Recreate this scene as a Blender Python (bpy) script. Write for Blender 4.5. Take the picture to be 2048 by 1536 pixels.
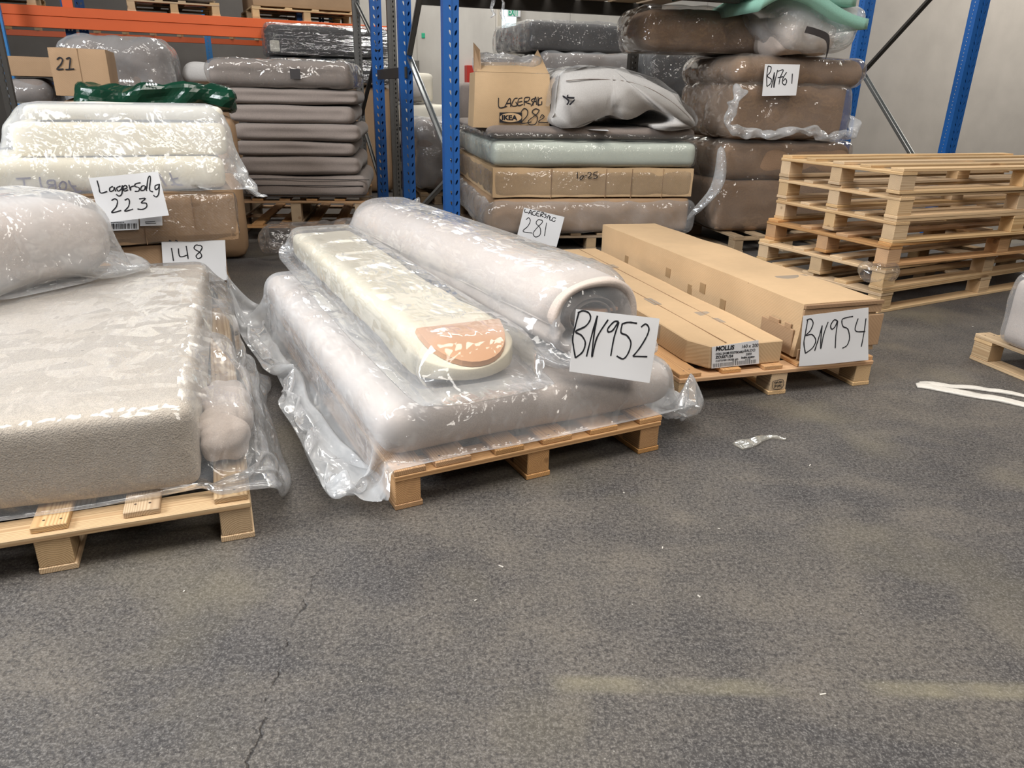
import bpy, bmesh, math, random
import numpy as np
from mathutils import Matrix, Vector, noise
random.seed(7); RNG = np.random.default_rng(7)
PI = math.pi
for o in list(bpy.data.objects): bpy.data.objects.remove(o)
SC = bpy.context.scene
COL = SC.collection

# ------------------------------------------------------------------ camera
FPX = 1470.0; CX, CY = 1024.0, 768.0; NADIR = (940.0, 4500.0); CAMH = 1.16
_d = np.array([NADIR[0]-CX, NADIR[1]-CY, FPX]); _d /= np.linalg.norm(_d)
_up = -_d; _fw = np.array([0, 0, 1.]); _fw = _fw-_fw.dot(_up)*_up; _fw /= np.linalg.norm(_fw)
_rt = np.cross(_fw, _up); RW = np.array([_rt, _fw, _up]); CAM = np.array([0, 0, CAMH])
cam = bpy.data.cameras.new('camera'); cam.sensor_width = 36; cam.lens = 36*FPX/2048; cam.clip_end = 200; cam.clip_start = .05
cob = bpy.data.objects.new('camera', cam); COL.objects.link(cob)
m3 = Matrix([[RW[i][0], -RW[i][1], -RW[i][2]] for i in range(3)])
cob.matrix_world = Matrix.Translation(CAM) @ m3.to_4x4(); SC.camera = cob

# ------------------------------------------------------------------ light and exposure
SC.view_settings.view_transform = 'Standard'; SC.view_settings.look = 'None'
SC.cycles.max_bounces = 6; SC.cycles.diffuse_bounces = 2; SC.cycles.glossy_bounces = 2; SC.cycles.transmission_bounces = 3; SC.cycles.transparent_max_bounces = 12
SC.cycles.adaptive_threshold = .06; SC.cycles.caustics_reflective = False; SC.cycles.caustics_refractive = False
SC.view_settings.gamma = 1; SC.view_settings.exposure = 0.02
wd = bpy.data.worlds.new('world'); SC.world = wd; wd.use_nodes = True
wd.node_tree.nodes['Background'].inputs[0].default_value = (.86, .93, 1, 1)
wd.node_tree.nodes['Background'].inputs[1].default_value = .075
def area(name, loc, target, sx, sy, power, col):
    l = bpy.data.lights.new(name, 'AREA'); l.shape = 'RECTANGLE'; l.size = sx; l.size_y = sy; l.energy = power; l.color = col
    o = bpy.data.objects.new(name, l); COL.objects.link(o); o.location = loc
    o.rotation_euler = (Vector(target)-Vector(loc)).to_track_quat('-Z', 'Y').to_euler()
    return o
area('daylight_from_loading_door', (-5.6, .6, 4.3), (.3, 2.6, .2), 3.4, 2.4, 560, (.93, .97, 1.0))
area('skylight_over_aisle', (.3, .9, 6.0), (.3, 1.8, 0), 6, 2.0, 400, (1, .955, .89))
area('hall_lamp_row', (3.5, -2.5, 5.2), (2.0, 4, .4), 2.5, 1.5, 130, (1, .93, .84))
area('skylight_over_far_hall', (-1.5, 10.2, 6.0), (0.5, 12, 1.2), 7, 1.2, 420, (1, .98, .93))
area('skylight_by_right_wall', (6.7, 7.4, 4.6), (6.3, 10.0, .5), .6, 1.4, 190, (1, .95, .86))

# ------------------------------------------------------------------ pixel -> place helpers
def ray(x, y): return RW @ np.array([(x-CX)/FPX, (y-CY)/FPX, 1.])
def G(x, y, z=0.):
    r = ray(x, y); return CAM+(z-CAMH)/r[2]*r
def onp(x, y, p, n):
    r = ray(x, y); p = np.array(p, float); n = np.array(n, float); return CAM+(p-CAM).dot(n)/r.dot(n)*r
def proj(P):
    c = RW.T @ (np.array(P)-CAM); return CX+FPX*c[0]/c[2], CY+FPX*c[1]/c[2]
def zat(x, y, P):
    r = ray(x, y); return CAMH+math.hypot(P[0], P[1])/math.hypot(r[0], r[1])*r[2]
def ud(a): a = math.radians(a); return np.array([math.cos(a), math.sin(a), 0.])
def vd(a): a = math.radians(a); return np.array([-math.sin(a), math.cos(a), 0.])
def face(xl, xr, yt, yb, Y, yaw):
    """upright rectangle at distance Y: left-bottom corner, width, height, matrix"""
    P = onp(xl, yb, (0, Y, 0), (0, 1, 0)); lo, hi = 0., 12.
    for _ in range(50):
        m = (lo+hi)/2
        if proj(P+m*ud(yaw))[0] < xr: lo = m
        else: hi = m
    return P, lo, zat(xl, yt, P)-P[2]
def FR(P, yaw): return Matrix.Translation(Vector(P)) @ Matrix.Rotation(math.radians(yaw), 4, 'Z')

# ------------------------------------------------------------------ object helpers
def tag(o, label=None, cat=None, group=None, kind=None):
    if label: o['label'] = label
    if cat: o['category'] = cat
    if group: o['group'] = group
    if kind: o['kind'] = kind
    return o
def thing(name, label, cat, M=None, group=None):
    o = bpy.data.objects.new(name, None); o.empty_display_size = .05; COL.objects.link(o)
    if M is not None: o.matrix_basis = M
    return tag(o, label, cat, group)
def mesh(name, V, F, mat, smooth=False, mids=None):
    me = bpy.data.meshes.new(name); me.from_pydata([tuple(v) for v in V], [], [tuple(f) for f in F])
    for m in (mat if isinstance(mat, (list, tuple)) else [mat]): me.materials.append(m)
    if mids is not None: me.polygons.foreach_set('material_index', mids)
    if smooth: me.polygons.foreach_set('use_smooth', [True]*len(me.polygons))
    me.update(); return me
def put(name, me, parent=None, M=None, subsurf=0, label=None):
    o = bpy.data.objects.new(name, me); COL.objects.link(o)
    if parent is not None: o.parent = parent
    if M is not None: o.matrix_basis = M
    if subsurf:
        s = o.modifiers.new('s', 'SUBSURF'); s.levels = subsurf; s.render_levels = subsurf
    if label: o['label'] = label
    return o
def part(name, V, F, mat, parent=None, M=None, smooth=False, subsurf=0, label=None, mids=None):
    return put(name, mesh(name, V, F, mat, smooth, mids), parent, M, subsurf, label)
def struct(o): o['kind'] = 'structure'; return o
def copy_tree(o, M, label, group=None):
    c = o.copy(); COL.objects.link(c); c.matrix_basis = M; c['label'] = label
    if group: c['group'] = group
    for ch in o.children:
        d = ch.copy(); COL.objects.link(d); d.parent = c
        for g in ch.children:
            e = g.copy(); COL.objects.link(e); e.parent = d
    return c
class MB:
    """collects boxes into one mesh"""
    def __init__(s): s.V = []; s.F = []; s.m = []
    def box(s, x0, x1, y0, y1, z0, z1, m=0, M=None):
        b = len(s.V); P = [(x, y, z) for z in (z0, z1) for y in (y0, y1) for x in (x0, x1)]
        if M is not None: P = [tuple(M @ Vector(p)) for p in P]
        s.V += P
        s.F += [tuple(b+i for i in f) for f in ((0, 2, 3, 1), (4, 5, 7, 6), (0, 1, 5, 4), (2, 6, 7, 3), (0, 4, 6, 2), (1, 3, 7, 5))]; s.m += [m]*6
        return s
    def add(s, V, F, m=0):
        b = len(s.V); s.V += [tuple(v) for v in V]; s.F += [tuple(b+i for i in f) for f in F]; s.m += [m]*len(F); return s
    def me(s, name, mats, bevel=0, seg=1, smooth=False):
        me = mesh(name, s.V, s.F, mats, smooth, s.m)
        if bevel:
            bm = bmesh.new(); bm.from_mesh(me)
            bmesh.ops.bevel(bm, geom=bm.edges[:], offset=bevel, segments=seg, affect='EDGES', clamp_overlap=True)
            bm.to_mesh(me); bm.free()
            if smooth: me.polygons.foreach_set('use_smooth', [True]*len(me.polygons))
        return me
def tube(pts, r, n=8, closed=False):
    P = [Vector(p) for p in pts]; V = []; F = []; N = len(P); prev = None
    for i, p in enumerate(P):
        a = P[max(i-1, 0)]; b = P[min(i+1, N-1)]; t = (b-a).normalized()
        if prev is None: prev = t.orthogonal().normalized()
        prev = (prev-t*prev.dot(t)).normalized(); q = t.cross(prev)
        rr = r[i] if isinstance(r, (list, tuple)) else r
        for k in range(n):
            a_ = 2*PI*k/n; V.append(p+prev*math.cos(a_)*rr+q*math.sin(a_)*rr)
    for i in range(N-1):
        for k in range(n): F.append((i*n+k, i*n+(k+1) % n, (i+1)*n+(k+1) % n, (i+1)*n+k))
    F.append(tuple(reversed(range(n)))); F.append(tuple((N-1)*n+k for k in range(n)))
    return V, F
def crv(pts, k=6):
    P = [np.array(p, float) for p in pts]
    if len(P) < 3: return P
    out = []
    for i in range(len(P)-1):
        a = P[max(i-1, 0)]; b = P[i]; c = P[i+1]; d = P[min(i+2, len(P)-1)]
        for j in range(k):
            t = j/k; out.append(.5*((2*b)+(c-a)*t+(2*a-5*b+4*c-d)*t*t+(3*b-a-3*c+d)*t**3))
    out.append(P[-1]); return out

# ------------------------------------------------------------------ materials
class NT:
    def __init__(s, name):
        s.m = bpy.data.materials.new(name); s.m.use_nodes = True; s.t = s.m.node_tree; s.t.nodes.clear()
        s.out = s.n('ShaderNodeOutputMaterial')
    def n(s, ty, ins=None, **kw):
        n = s.t.nodes.new(ty)
        for k, v in kw.items(): setattr(n, k, v)
        for k, v in (ins or {}).items():
            if isinstance(v, bpy.types.NodeSocket): s.t.links.new(v, n.inputs[k])
            else: n.inputs[k].default_value = v
        return n
    def link(s, a, b): s.t.links.new(a, b)
    def ramp(s, fac, stops):
        r = s.n('ShaderNodeValToRGB', {0: fac}); e = r.color_ramp.elements
        while len(e) < len(stops): e.new(.5)
        for q, (p, c) in zip(e, stops): q.position = p; q.color = (*c, 1) if len(c) == 3 else c
        return r.outputs[0]
    def mix(s, f, a, b, mode='MIX'):
        n = s.n('ShaderNodeMix', data_type='RGBA', blend_type=mode)
        for k, v in ((0, f), (6, a), (7, b)):
            if isinstance(v, bpy.types.NodeSocket): s.t.links.new(v, n.inputs[k])
            else: n.inputs[k].default_value = v if k == 0 else ((*v, 1) if len(v) == 3 else v)
        return n.outputs[2]
    def math(s, op, a, b=0.):
        n = s.n('ShaderNodeMath', operation=op)
        for k, v in ((0, a), (1, b)):
            if isinstance(v, bpy.types.NodeSocket): s.t.links.new(v, n.inputs[k])
            else: n.inputs[k].default_value = v
        return n.outputs[0]
    def bump(s, h, st, dist=.01): return s.n('ShaderNodeBump', {'Height': h, 'Strength': st, 'Distance': dist}).outputs[0]
    def bsdf(s, **k):
        b = s.n('ShaderNodeBsdfPrincipled')
        for kk, v in k.items():
            kk = kk.replace('_', ' ')
            if isinstance(v, bpy.types.NodeSocket): s.t.links.new(v, b.inputs[kk])
            else: b.inputs[kk].default_value = (*v, 1) if isinstance(v, tuple) and len(v) == 3 else v
        s.link(b.outputs[0], s.out.inputs[0]); return b
def coords(t, kind='Object', scale=(1, 1, 1), rnd=0):
    v = t.n('ShaderNodeTexCoord').outputs[kind]
    if rnd:
        r = t.n('ShaderNodeObjectInfo').outputs['Random']
        c = t.n('ShaderNodeCombineXYZ', {0: t.math('MULTIPLY', r, rnd), 1: t.math('MULTIPLY', r, rnd*3.3), 2: t.math('MULTIPLY', r, rnd*.7)}).outputs[0]
        v = t.n('ShaderNodeVectorMath', {0: v, 1: c}, operation='ADD').outputs[0]
    return t.n('ShaderNodeMapping', {0: v, 3: scale}).outputs[0]
def tex(t, v, scale, detail=4, rough=.5, dist=0., ty='FBM'):
    return t.n('ShaderNodeTexNoise', {'Vector': v, 'Scale': scale, 'Detail': detail, 'Roughness': rough, 'Distortion': dist}, noise_type=ty).outputs[0]
def plain(name, col, rough=.6, metal=0., bump=0, bscale=60, var=.12, spec=.5):
    t = NT(name); v = coords(t); n = tex(t, v, 3.5, 5); n2 = tex(t, v, bscale, 4)
    c = t.mix(n, tuple(x*(1-var) for x in col), tuple(min(1, x*(1+var)) for x in col))
    k = dict(Base_Color=c, Roughness=rough, Metallic=metal)
    if bump: k['Normal'] = t.bump(n2, bump, .004)
    b = t.bsdf(**k); b.inputs['Specular IOR Level'].default_value = spec
    return t.m
def wood(name, light, dark, dirt=.25):
    t = NT(name)
    tc = t.n('ShaderNodeTexCoord').outputs['Object']; r = t.n('ShaderNodeObjectInfo').outputs['Random']
    # pith of the log: an axis along local Y, offset differently for each board
    ox = t.math('MULTIPLY', t.math('SUBTRACT', r, .5), .07); oz = t.math('ADD', t.math('MULTIPLY', t.math('FRACT', t.math('MULTIPLY', r, 17.3)), .05), .0)
    oy = t.math('MULTIPLY', r, 9.)
    off = t.n('ShaderNodeCombineXYZ', {0: ox, 1: oy, 2: oz}).outputs[0]
    v = t.n('ShaderNodeVectorMath', {0: tc, 1: off}, operation='ADD').outputs[0]
    vs = t.n('ShaderNodeMapping', {0: v, 3: (1, .12, 1)}).outputs[0]
    wob = tex(t, vs, 9, 3)
    sp = t.n('ShaderNodeSeparateXYZ', {0: v})
    d = t.math('SQRT', t.math('ADD', t.math('MULTIPLY', sp.outputs[0], sp.outputs[0]), t.math('MULTIPLY', sp.outputs[2], sp.outputs[2])))
    ph = t.math('ADD', t.math('MULTIPLY', d, 1150.), t.math('MULTIPLY', wob, 14.))
    ring = t.math('MULTIPLY', t.math('ADD', t.math('SINE', ph), 1.), .5)
    fib = tex(t, t.n('ShaderNodeMapping', {0: v, 3: (1, .035, 1)}).outputs[0], 190, 3)
    big = tex(t, vs, 6, 4)
    c = t.mix(t.math('MULTIPLY', t.math('POWER', ring, 1.8), .75), light, dark)
    c = t.mix(t.math('MULTIPLY', fib, .45), c, tuple(x*.72 for x in light))
    c = t.mix(t.ramp(big, [(.45, (0, 0, 0)), (.75, (dirt,)*3)]), c, (.16, .11, .075))
    kn = t.n('ShaderNodeTexVoronoi', {'Vector': t.n('ShaderNodeMapping', {0: v, 3: (1, .32, 1)}).outputs[0], 'Scale': 7.5}).outputs[0]
    c = t.mix(t.ramp(kn, [(0, (.85,)*3), (.10, (.5,)*3), (.13, (0, 0, 0))]), c, (.2, .1, .045))
    hv = t.n('ShaderNodeHueSaturation', {0: .5, 1: t.math('ADD', .88, t.math('MULTIPLY', r, .25)), 2: t.math('ADD', .84, t.math('MULTIPLY', t.math('FRACT', t.math('MULTIPLY', r, 7.7)), .3)), 4: c}).outputs[0]
    t.bsdf(Base_Color=hv, Roughness=.75, Normal=t.bump(t.math('ADD', fib, t.math('MULTIPLY', ring, .3)), .35, .002))
    return t.m
W_PALE = wood('pale_pine', (.78, .56, .33), (.46, .26, .12), .25)
W_ORANGE = wood('orange_pine', (.68, .40, .19), (.38, .17, .065), .45)
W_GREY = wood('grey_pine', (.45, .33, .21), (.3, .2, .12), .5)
NAIL = plain('nail', (.12, .08, .06), .6, .5)
def cardboard(name, col, rough=.72):
    t = NT(name); v = coords(t, rnd=3.)
    n = tex(t, v, 2.2, 6, .6); w = t.n('ShaderNodeTexWave', {'Vector': t.n('ShaderNodeMapping', {0: v, 2: (0, 0, 0)}).outputs[0], 'Scale': 38., 'Distortion': 1.5, 'Detail': 1.}, bands_direction='DIAGONAL').outputs[1]
    sp = tex(t, t.n('ShaderNodeMapping', {0: v, 3: (1, 1, 6)}).outputs[0], 30, 5, .7)
    c = t.mix(t.ramp(n, [(.3, (0, 0, 0)), (.7, (1, 1, 1))]), tuple(x*.86 for x in col), tuple(x*1.08 for x in col))
    c = t.mix(t.math('MULTIPLY', sp, .22), c, tuple(x*.6 for x in col))
    t.bsdf(Base_Color=c, Roughness=rough, Normal=t.bump(t.math('ADD', t.math('MULTIPLY', w, .25), t.math('MULTIPLY', n, 2.)), .22, .006))
    return t.m
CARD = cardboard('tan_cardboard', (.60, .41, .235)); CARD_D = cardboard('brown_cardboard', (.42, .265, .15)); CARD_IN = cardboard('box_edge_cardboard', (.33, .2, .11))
def fabric(name, col, sc=260, st=.8, dark=.72, speck=0, dist=.003, fold=0.):
    t = NT(name); v = coords(t)
    n = t.n('ShaderNodeTexVoronoi', {'Vector': v, 'Scale': float(sc)}, feature='SMOOTH_F1').outputs[0]
    f = tex(t, v, sc*.35, 5, .65); big = tex(t, v, 2.2, 4)
    c = t.mix(t.ramp(f, [(.3, (0, 0, 0)), (.65, (1, 1, 1))]), tuple(x*dark for x in col), col)
    c = t.mix(t.math('MULTIPLY', big, .35), c, tuple(x*.85 for x in col))
    c = t.mix(t.ramp(n, [(.25, (0, 0, 0)), (.75, (.55,)*3)]), c, tuple(x*dark*.75 for x in col))  # crevice shade painted into the colour: darker in the hollows between loops
    if speck:
        s = t.n('ShaderNodeTexVoronoi', {'Vector': v, 'Scale': 9.}).outputs[0]
        c = t.mix(t.ramp(s, [(0, (.8,)*3), (.045, (.5,)*3), (.055, (0, 0, 0))]), c, (.1, .08, .07))
    h = t.math('ADD', n, t.math('MULTIPLY', f, 1.2))
    nm = t.bump(h, st, dist)
    if fold:
        ff = tex(t, t.n('ShaderNodeMapping', {0: v, 3: (.5, 2.2, 1)}).outputs[0], 6, 3, .5, .8, 'RIDGED_MULTIFRACTAL')
        nm = t.n('ShaderNodeBump', {'Height': ff, 'Strength': fold, 'Distance': .02, 'Normal': nm}).outputs[0]
    t.bsdf(Base_Color=c, Roughness=.92, Normal=nm, Sheen_Weight=.15)
    return t.m
BOUCLE = fabric('cream_boucle_fabric', (.80, .69, .57), 270, .8, .74, 1, .004, .35)
LINEN = fabric('pale_linen_ticking', (.70, .59, .52), 420, .4, .85, 0, .002, .2)
LINEN_D = fabric('grey_beige_ticking', (.27, .222, .196), 300, .35, .85, 0, .002, .3)
WHITE_F = fabric('white_ticking', (.58, .555, .535), 300, .3, .9, 0, .002, .9)
MINT_F = fabric('mint_white_foam', (.76, .82, .72), 300, .25, .94)
FOAM = fabric('cream_foam', (.88, .79, .60), 500, .2, .93, 0, .0015)
FOAM_W = fabric('pale_cream_foam', (.82, .77, .66), 500, .2, .93, 0, .0015)
SOFA_F = fabric('brown_sofa_fabric', (.33, .205, .125), 240, .3, .85, 0, .002, .4)
SOFA_G = fabric('dark_grey_fabric', (.085, .08, .08), 240, .3, .85, 0, .002, .4)
TEAL = fabric('teal_foam', (.27, .52, .42), 300, .2, .9)
GREEN = plain('green_plastic_bag', (.005, .038, .02), .18, 0, .6, 14, .3)
PIPE = plain('dark_piping', (.03, .025, .025), .7)
PLY = plain('plywood', (.62, .33, .17), .6, 0, .2, 30, .2)
PAPER = plain('paper', (.80, .80, .82), .7, 0, .05, 20, .02)
INK = plain('marker_ink', (.02, .02, .025), .6, var=.05, spec=.2)
INKP = plain('purple_marker_ink', (.10, .07, .16), .6, var=.1, spec=.2)
TAPE = plain('packing_tape', (.36, .235, .125), .3, 0, 0)
TAPE_C = plain('grey_clear_tape', (.36, .30, .24), .25, 0, 0)
BLUE = plain('blue_rack_paint', (.012, .095, .33), .38, 0, 0, var=.15)
BLUE2 = plain('light_blue_rack_paint', (.03, .22, .55), .4)
ORANGE = plain('orange_beam_paint', (.80, .13, .025), .4, var=.06)
GALV = plain('galvanised_steel', (.30, .31, .31), .38, .75, 0, var=.25)
GREYM = plain('grey_steel', (.17, .165, .155), .45, .5, 0, var=.25)
DKSTEEL = plain('dark_steel', (.05, .045, .04), .5, .4)
RED = plain('red_cabinet', (.45, .03, .02), .5)
GREENS = plain('green_sign', (.03, .45, .25), .5)
def facets(t, v, scale, mp=(1, 1, 1), rot=(0, 0, 0)):
    """height of a crumpled sheet: flat shards that tilt at random and meet in straight ridges"""
    vm = t.n('ShaderNodeMapping', {0: v, 2: rot, 3: mp}).outputs[0]
    vo = t.n('ShaderNodeTexVoronoi', {'Vector': vm, 'Scale': scale, 'Randomness': 1.})
    dv = t.n('ShaderNodeVectorMath', {0: vm, 1: vo.outputs['Position']}, operation='SUBTRACT').outputs[0]
    cc = t.n('ShaderNodeVectorMath', {0: vo.outputs['Color'], 1: (.5, .5, .5)}, operation='SUBTRACT').outputs[0]
    return t.n('ShaderNodeVectorMath', {0: dv, 1: cc}, operation='DOT_PRODUCT').outputs['Value'], vo.outputs['Color']
def film(name, milk=.3, rough=.12, col=(.95, .97, 1.), wr=1., sc=7., cover=.1, shine=1., asp=(1, 1, 1)):
    """clear polythene: mostly transparent, a milky share where it creases, sharp glossy reflections"""
    t = NT(name); v0 = coords(t, scale=asp, rnd=2.)
    wa = t.n('ShaderNodeTexNoise', {'Vector': v0, 'Scale': 4.5, 'Detail': 1.}); v = t.n('ShaderNodeMix', {0: .10, 4: v0, 5: wa.outputs[1]}, data_type='VECTOR').outputs[1]
    f1, c1 = facets(t, v, sc*1.1, (1, .45, 1), (.3, .2, .5)); f2, c2 = facets(t, v, sc*2.5, (.35, 1, 1), (.9, .4, 2.2))
    w3 = tex(t, t.n('ShaderNodeMapping', {0: v, 2: (.5, .3, .9), 3: (1, .2, 1)}).outputs[0], sc*4, 1, .5)
    r1 = tex(t, t.n('ShaderNodeMapping', {0: v, 2: (.4, .2, 1.1), 3: (1, .35, 1)}).outputs[0], sc*2., 2, .5, 0., 'RIDGED_MULTIFRACTAL')
    h = t.math('ADD', t.math('ADD', t.math('MULTIPLY', f1, .42), t.math('MULTIPLY', f2, .55)), t.math('ADD', t.math('MULTIPLY', w3, .020), t.math('MULTIPLY', r1, .0095)))
    nm = t.bump(h, 1., .55*wr)
    soft = t.ramp(wa.outputs[0], [(.35, (0, 0, 0)), (.7, (1, 1, 1))])
    streak = t.ramp(w3, [(.55, (0, 0, 0)), (.75, (1, 1, 1))])
    ridge = t.ramp(r1, [(.80, (0, 0, 0)), (1.15, (1, 1, 1))])
    lw = t.n('ShaderNodeLayerWeight', {0: .3})
    a = t.math('ADD', t.math('MULTIPLY', t.math('ADD', t.math('MULTIPLY', soft, .45), t.math('ADD', t.math('MULTIPLY', streak, .25), t.math('MULTIPLY', ridge, 1.0))), milk), t.math('ADD', milk*.5, t.math('MULTIPLY', lw.outputs[1], cover+milk*.6)))
    a = t.math('MINIMUM', a, .93)
    tr = t.n('ShaderNodeBsdfTransparent', {0: (1, 1, 1, 1)})
    df = t.n('ShaderNodeBsdfDiffuse', {0: (*col, 1)}); tl = t.n('ShaderNodeBsdfTranslucent', {0: (*col, 1)})
    dm = t.n('ShaderNodeMixShader', {0: .22, 1: df.outputs[0], 2: tl.outputs[0]})
    m1 = t.n('ShaderNodeMixShader', {0: a, 1: tr.outputs[0], 2: dm.outputs[0]})
    gl = t.n('ShaderNodeBsdfGlossy', {0: (1, 1, 1, 1), 1: rough, 'Normal': nm})
    fr = t.n('ShaderNodeFresnel', {0: 1.48})
    m2 = t.n('ShaderNodeMixShader', {0: t.math('MINIMUM', t.math('MULTIPLY', fr.outputs[0], 1.25*shine), .45), 1: m1.outputs[0], 2: gl.outputs[0]})
    t.link(m2.outputs[0], t.out.inputs[0]); return t.m
F_MILK = film('milky_polythene', .33, .11, wr=1.1, sc=8.); F_MID = film('thin_polythene', .20, .10); F_STREAK = film('tight_stretch_film', .06, .09, (.85, .87, .9), 1.6, 5., .08, 4., (.6, .6, 7)); F_CLEAR = film('clear_stretch_film', .05, .1, (.85, .87, .9), 1.1, 9., .06)
F_BAG = film('soft_clear_bag', .14, .10, wr=.9, sc=6.5)
F_WARM = film('warm_clear_film', .085, .11, (.85, .79, .73), 1.3, 6., .08, 1.4)

# floor
t = NT('worn_concrete_floor'); v = t.n('ShaderNodeTexCoord').outputs['Object']
big = tex(t, v, .75, 7, .62, .6); mid = tex(t, t.n('ShaderNodeMapping', {0: v, 2: (0, 0, .5), 3: (1.2, 2.6, 1)}).outputs[0], 1.6, 6, .6, .4)
fine = tex(t, v, 95, 5, .78, .3); fin2 = tex(t, v, 210, 3, .7); vor = t.n('ShaderNodeTexVoronoi', {'Vector': v, 'Scale': 130.}, feature='SMOOTH_F1').outputs[0]
pm = t.ramp(t.math('ADD', t.math('MULTIPLY', big, .5), t.math('MULTIPLY', mid, .5)), [(.41, (0, 0, 0)), (.58, (1, 1, 1))])      # 0 = rough dark, 1 = worn smooth
pm2 = t.ramp(tex(t, t.n('ShaderNodeMapping', {0: v, 1: (5, 2, 0), 2: (0, 0, -.4), 3: (2.2, 1, 1)}).outputs[0], 2.4, 5, .6, .5), [(.40, (0, 0, 0)), (.62, (1, 1, 1))])
base = t.mix(pm, t.mix(pm2, (.048, .044, .044), (.074, .067, .064)), t.mix(pm2, (.102, .090, .078), (.138, .119, .098)))
gs = t.math('SUBTRACT', 1., t.math('MULTIPLY', pm, .35))
c = t.mix(t.math('MULTIPLY', t.ramp(fine, [(.38, (1, 1, 1)), (.50, (0, 0, 0))]), gs), base, (.028, .025, .026))
c = t.mix(t.math('MULTIPLY', t.ramp(t.math('ADD', t.math('MULTIPLY', fine, .45), t.math('MULTIPLY', fin2, .55)), [(.50, (0, 0, 0)), (.58, (.95,)*3)]), gs), c, t.mix(pm, (.165, .155, .148), (.245, .222, .195)))
# a few pale grains
gr = t.n('ShaderNodeTexVoronoi', {'Vector': v, 'Scale': 26.}).outputs[0]
c = t.mix(t.ramp(gr, [(0, (.9,)*3), (.035, (.6,)*3), (.045, (0, 0, 0))]), c, (.42, .40, .36))
# remains of a yellow painted line across the floor
sp = t.n('ShaderNodeSeparateXYZ', {0: v})
ln = t.math('ABSOLUTE', t.math('SUBTRACT', sp.outputs[1], t.math('ADD', 1.215, t.math('MULTIPLY', sp.outputs[0], .01))))
lm = t.math('MULTIPLY', t.ramp(ln, [(.012, (1, 1, 1)), (.032, (0, 0, 0))]), t.ramp(tex(t, v, 4.5, 4), [(.42, (0, 0, 0)), (.72, (.42,)*3)]))
lm = t.math('MULTIPLY', lm, t.math('GREATER_THAN', sp.outputs[0], -.1))
c = t.mix(lm, c, (.33, .29, .18))
yl = t.ramp(tex(t, t.n('ShaderNodeMapping', {0: v, 1: (3.7, 1.2, 0)}).outputs[0], 1.9, 3), [(.56, (0, 0, 0)), (.76, (.35,)*3)])
c = t.mix(yl, c, (.24, .205, .13))
# hairline crack running away from the camera
wv = t.math('MULTIPLY', t.math('SUBTRACT', tex(t, v, 5, 5, .7), .5), .10)
cr = t.math('ABSOLUTE', t.math('SUBTRACT', t.math('ADD', sp.outputs[0], wv), t.math('SUBTRACT', -.475, t.math('MULTIPLY', t.math('SUBTRACT', sp.outputs[1], 1.), .04))))
cm = t.math('MULTIPLY', t.ramp(cr, [(.0012, (1, 1, 1)), (.0035, (0, 0, 0))]), t.ramp(tex(t, v, 12, 2), [(.47, (0, 0, 0)), (.55, (.9,)*3)]))
cm = t.math('MULTIPLY', cm, t.math('LESS_THAN', sp.outputs[1], 1.6))
c = t.mix(cm, c, (.02, .018, .018))
hh = t.math('SUBTRACT', t.math('ADD', t.math('MULTIPLY', vor, .6), fine), t.math('MULTIPLY', cm, 3.))
t.bsdf(Base_Color=c, Roughness=t.n('ShaderNodeMapRange', {0: fine, 3: .42, 4: .75}).outputs[0], Normal=t.bump(hh, .55, .004))
FLOOR = t.m

# ------------------------------------------------------------------ soft shapes and film simulation
def cubegrid(w, d, h, s):
    """surface lattice of a box centred on the origin; returns verts, faces, lattice ids"""
    nx, ny, nz = [max(2, int(round(a/s))) for a in (w, d, h)]; ids = {}; V = []; K = []
    def vid(i, j, k):
        key = (i, j, k)
        if key not in ids: ids[key] = len(V); V.append((w*(i/nx-.5), d*(j/ny-.5), h*(k/nz-.5))); K.append(key)
        return ids[key]
    F = []
    for i in range(nx):
        for j in range(ny):
            F.append((vid(i, j, 0), vid(i, j+1, 0), vid(i+1, j+1, 0), vid(i+1, j, 0))); F.append((vid(i, j, nz), vid(i+1, j, nz), vid(i+1, j+1, nz), vid(i, j+1, nz)))
    for i in range(nx):
        for k in range(nz):
            F.append((vid(i, 0, k), vid(i+1, 0, k), vid(i+1, 0, k+1), vid(i, 0, k+1))); F.append((vid(i, ny, k), vid(i, ny, k+1), vid(i+1, ny, k+1), vid(i+1, ny, k)))
    for j in range(ny):
        for k in range(nz):
            F.append((vid(0, j, k), vid(0, j, k+1), vid(0, j+1, k+1), vid(0, j+1, k))); F.append((vid(nx, j, k), vid(nx, j+1, k), vid(nx, j+1, k+1), vid(nx, j, k+1)))
    return np.array(V), np.array(F), ids, K
def rounded(V, w, d, h, r):
    H = np.array([w, d, h])/2-r; C = np.clip(V, -H, H); D = V-C; n = np.linalg.norm(D, axis=1, keepdims=True); n[n == 0] = 1
    return C+D/n*r, D/n
def nz3(V, sc, off=0.): return np.array([noise.noise(Vector((p[0]*sc[0]+off, p[1]*sc[1]+off*.7, p[2]*sc[2]-off))) for p in V])
def softbox(w, d, h, r=.04, s=.05, bulge=.015, wob=.01, seed=0., wsc=(3, 3, 3), wr=0., wrsc=(4, 14, 6), squash=None):
    V, F, ids, K = cubegrid(w, d, h, s); V2, N = rounded(V, w, d, h, r)
    X = V/np.array([w, d, h])*2
    if bulge:
        V2[:, 2] += np.sign(N[:, 2])*bulge*np.clip(1-X[:, 0]**2, 0, 1)*np.clip(1-X[:, 1]**2, 0, 1)*(np.abs(N[:, 2]) > .5)*(N[:, 2] > 0)
    if wob: V2 += N*(nz3(V2, wsc, seed)*wob)[:, None]
    if wr: V2 += N*(np.abs(nz3(V2, wrsc, seed+5))*wr)[:, None]
    V2[:, 2] += h/2
    return V2, F
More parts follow.
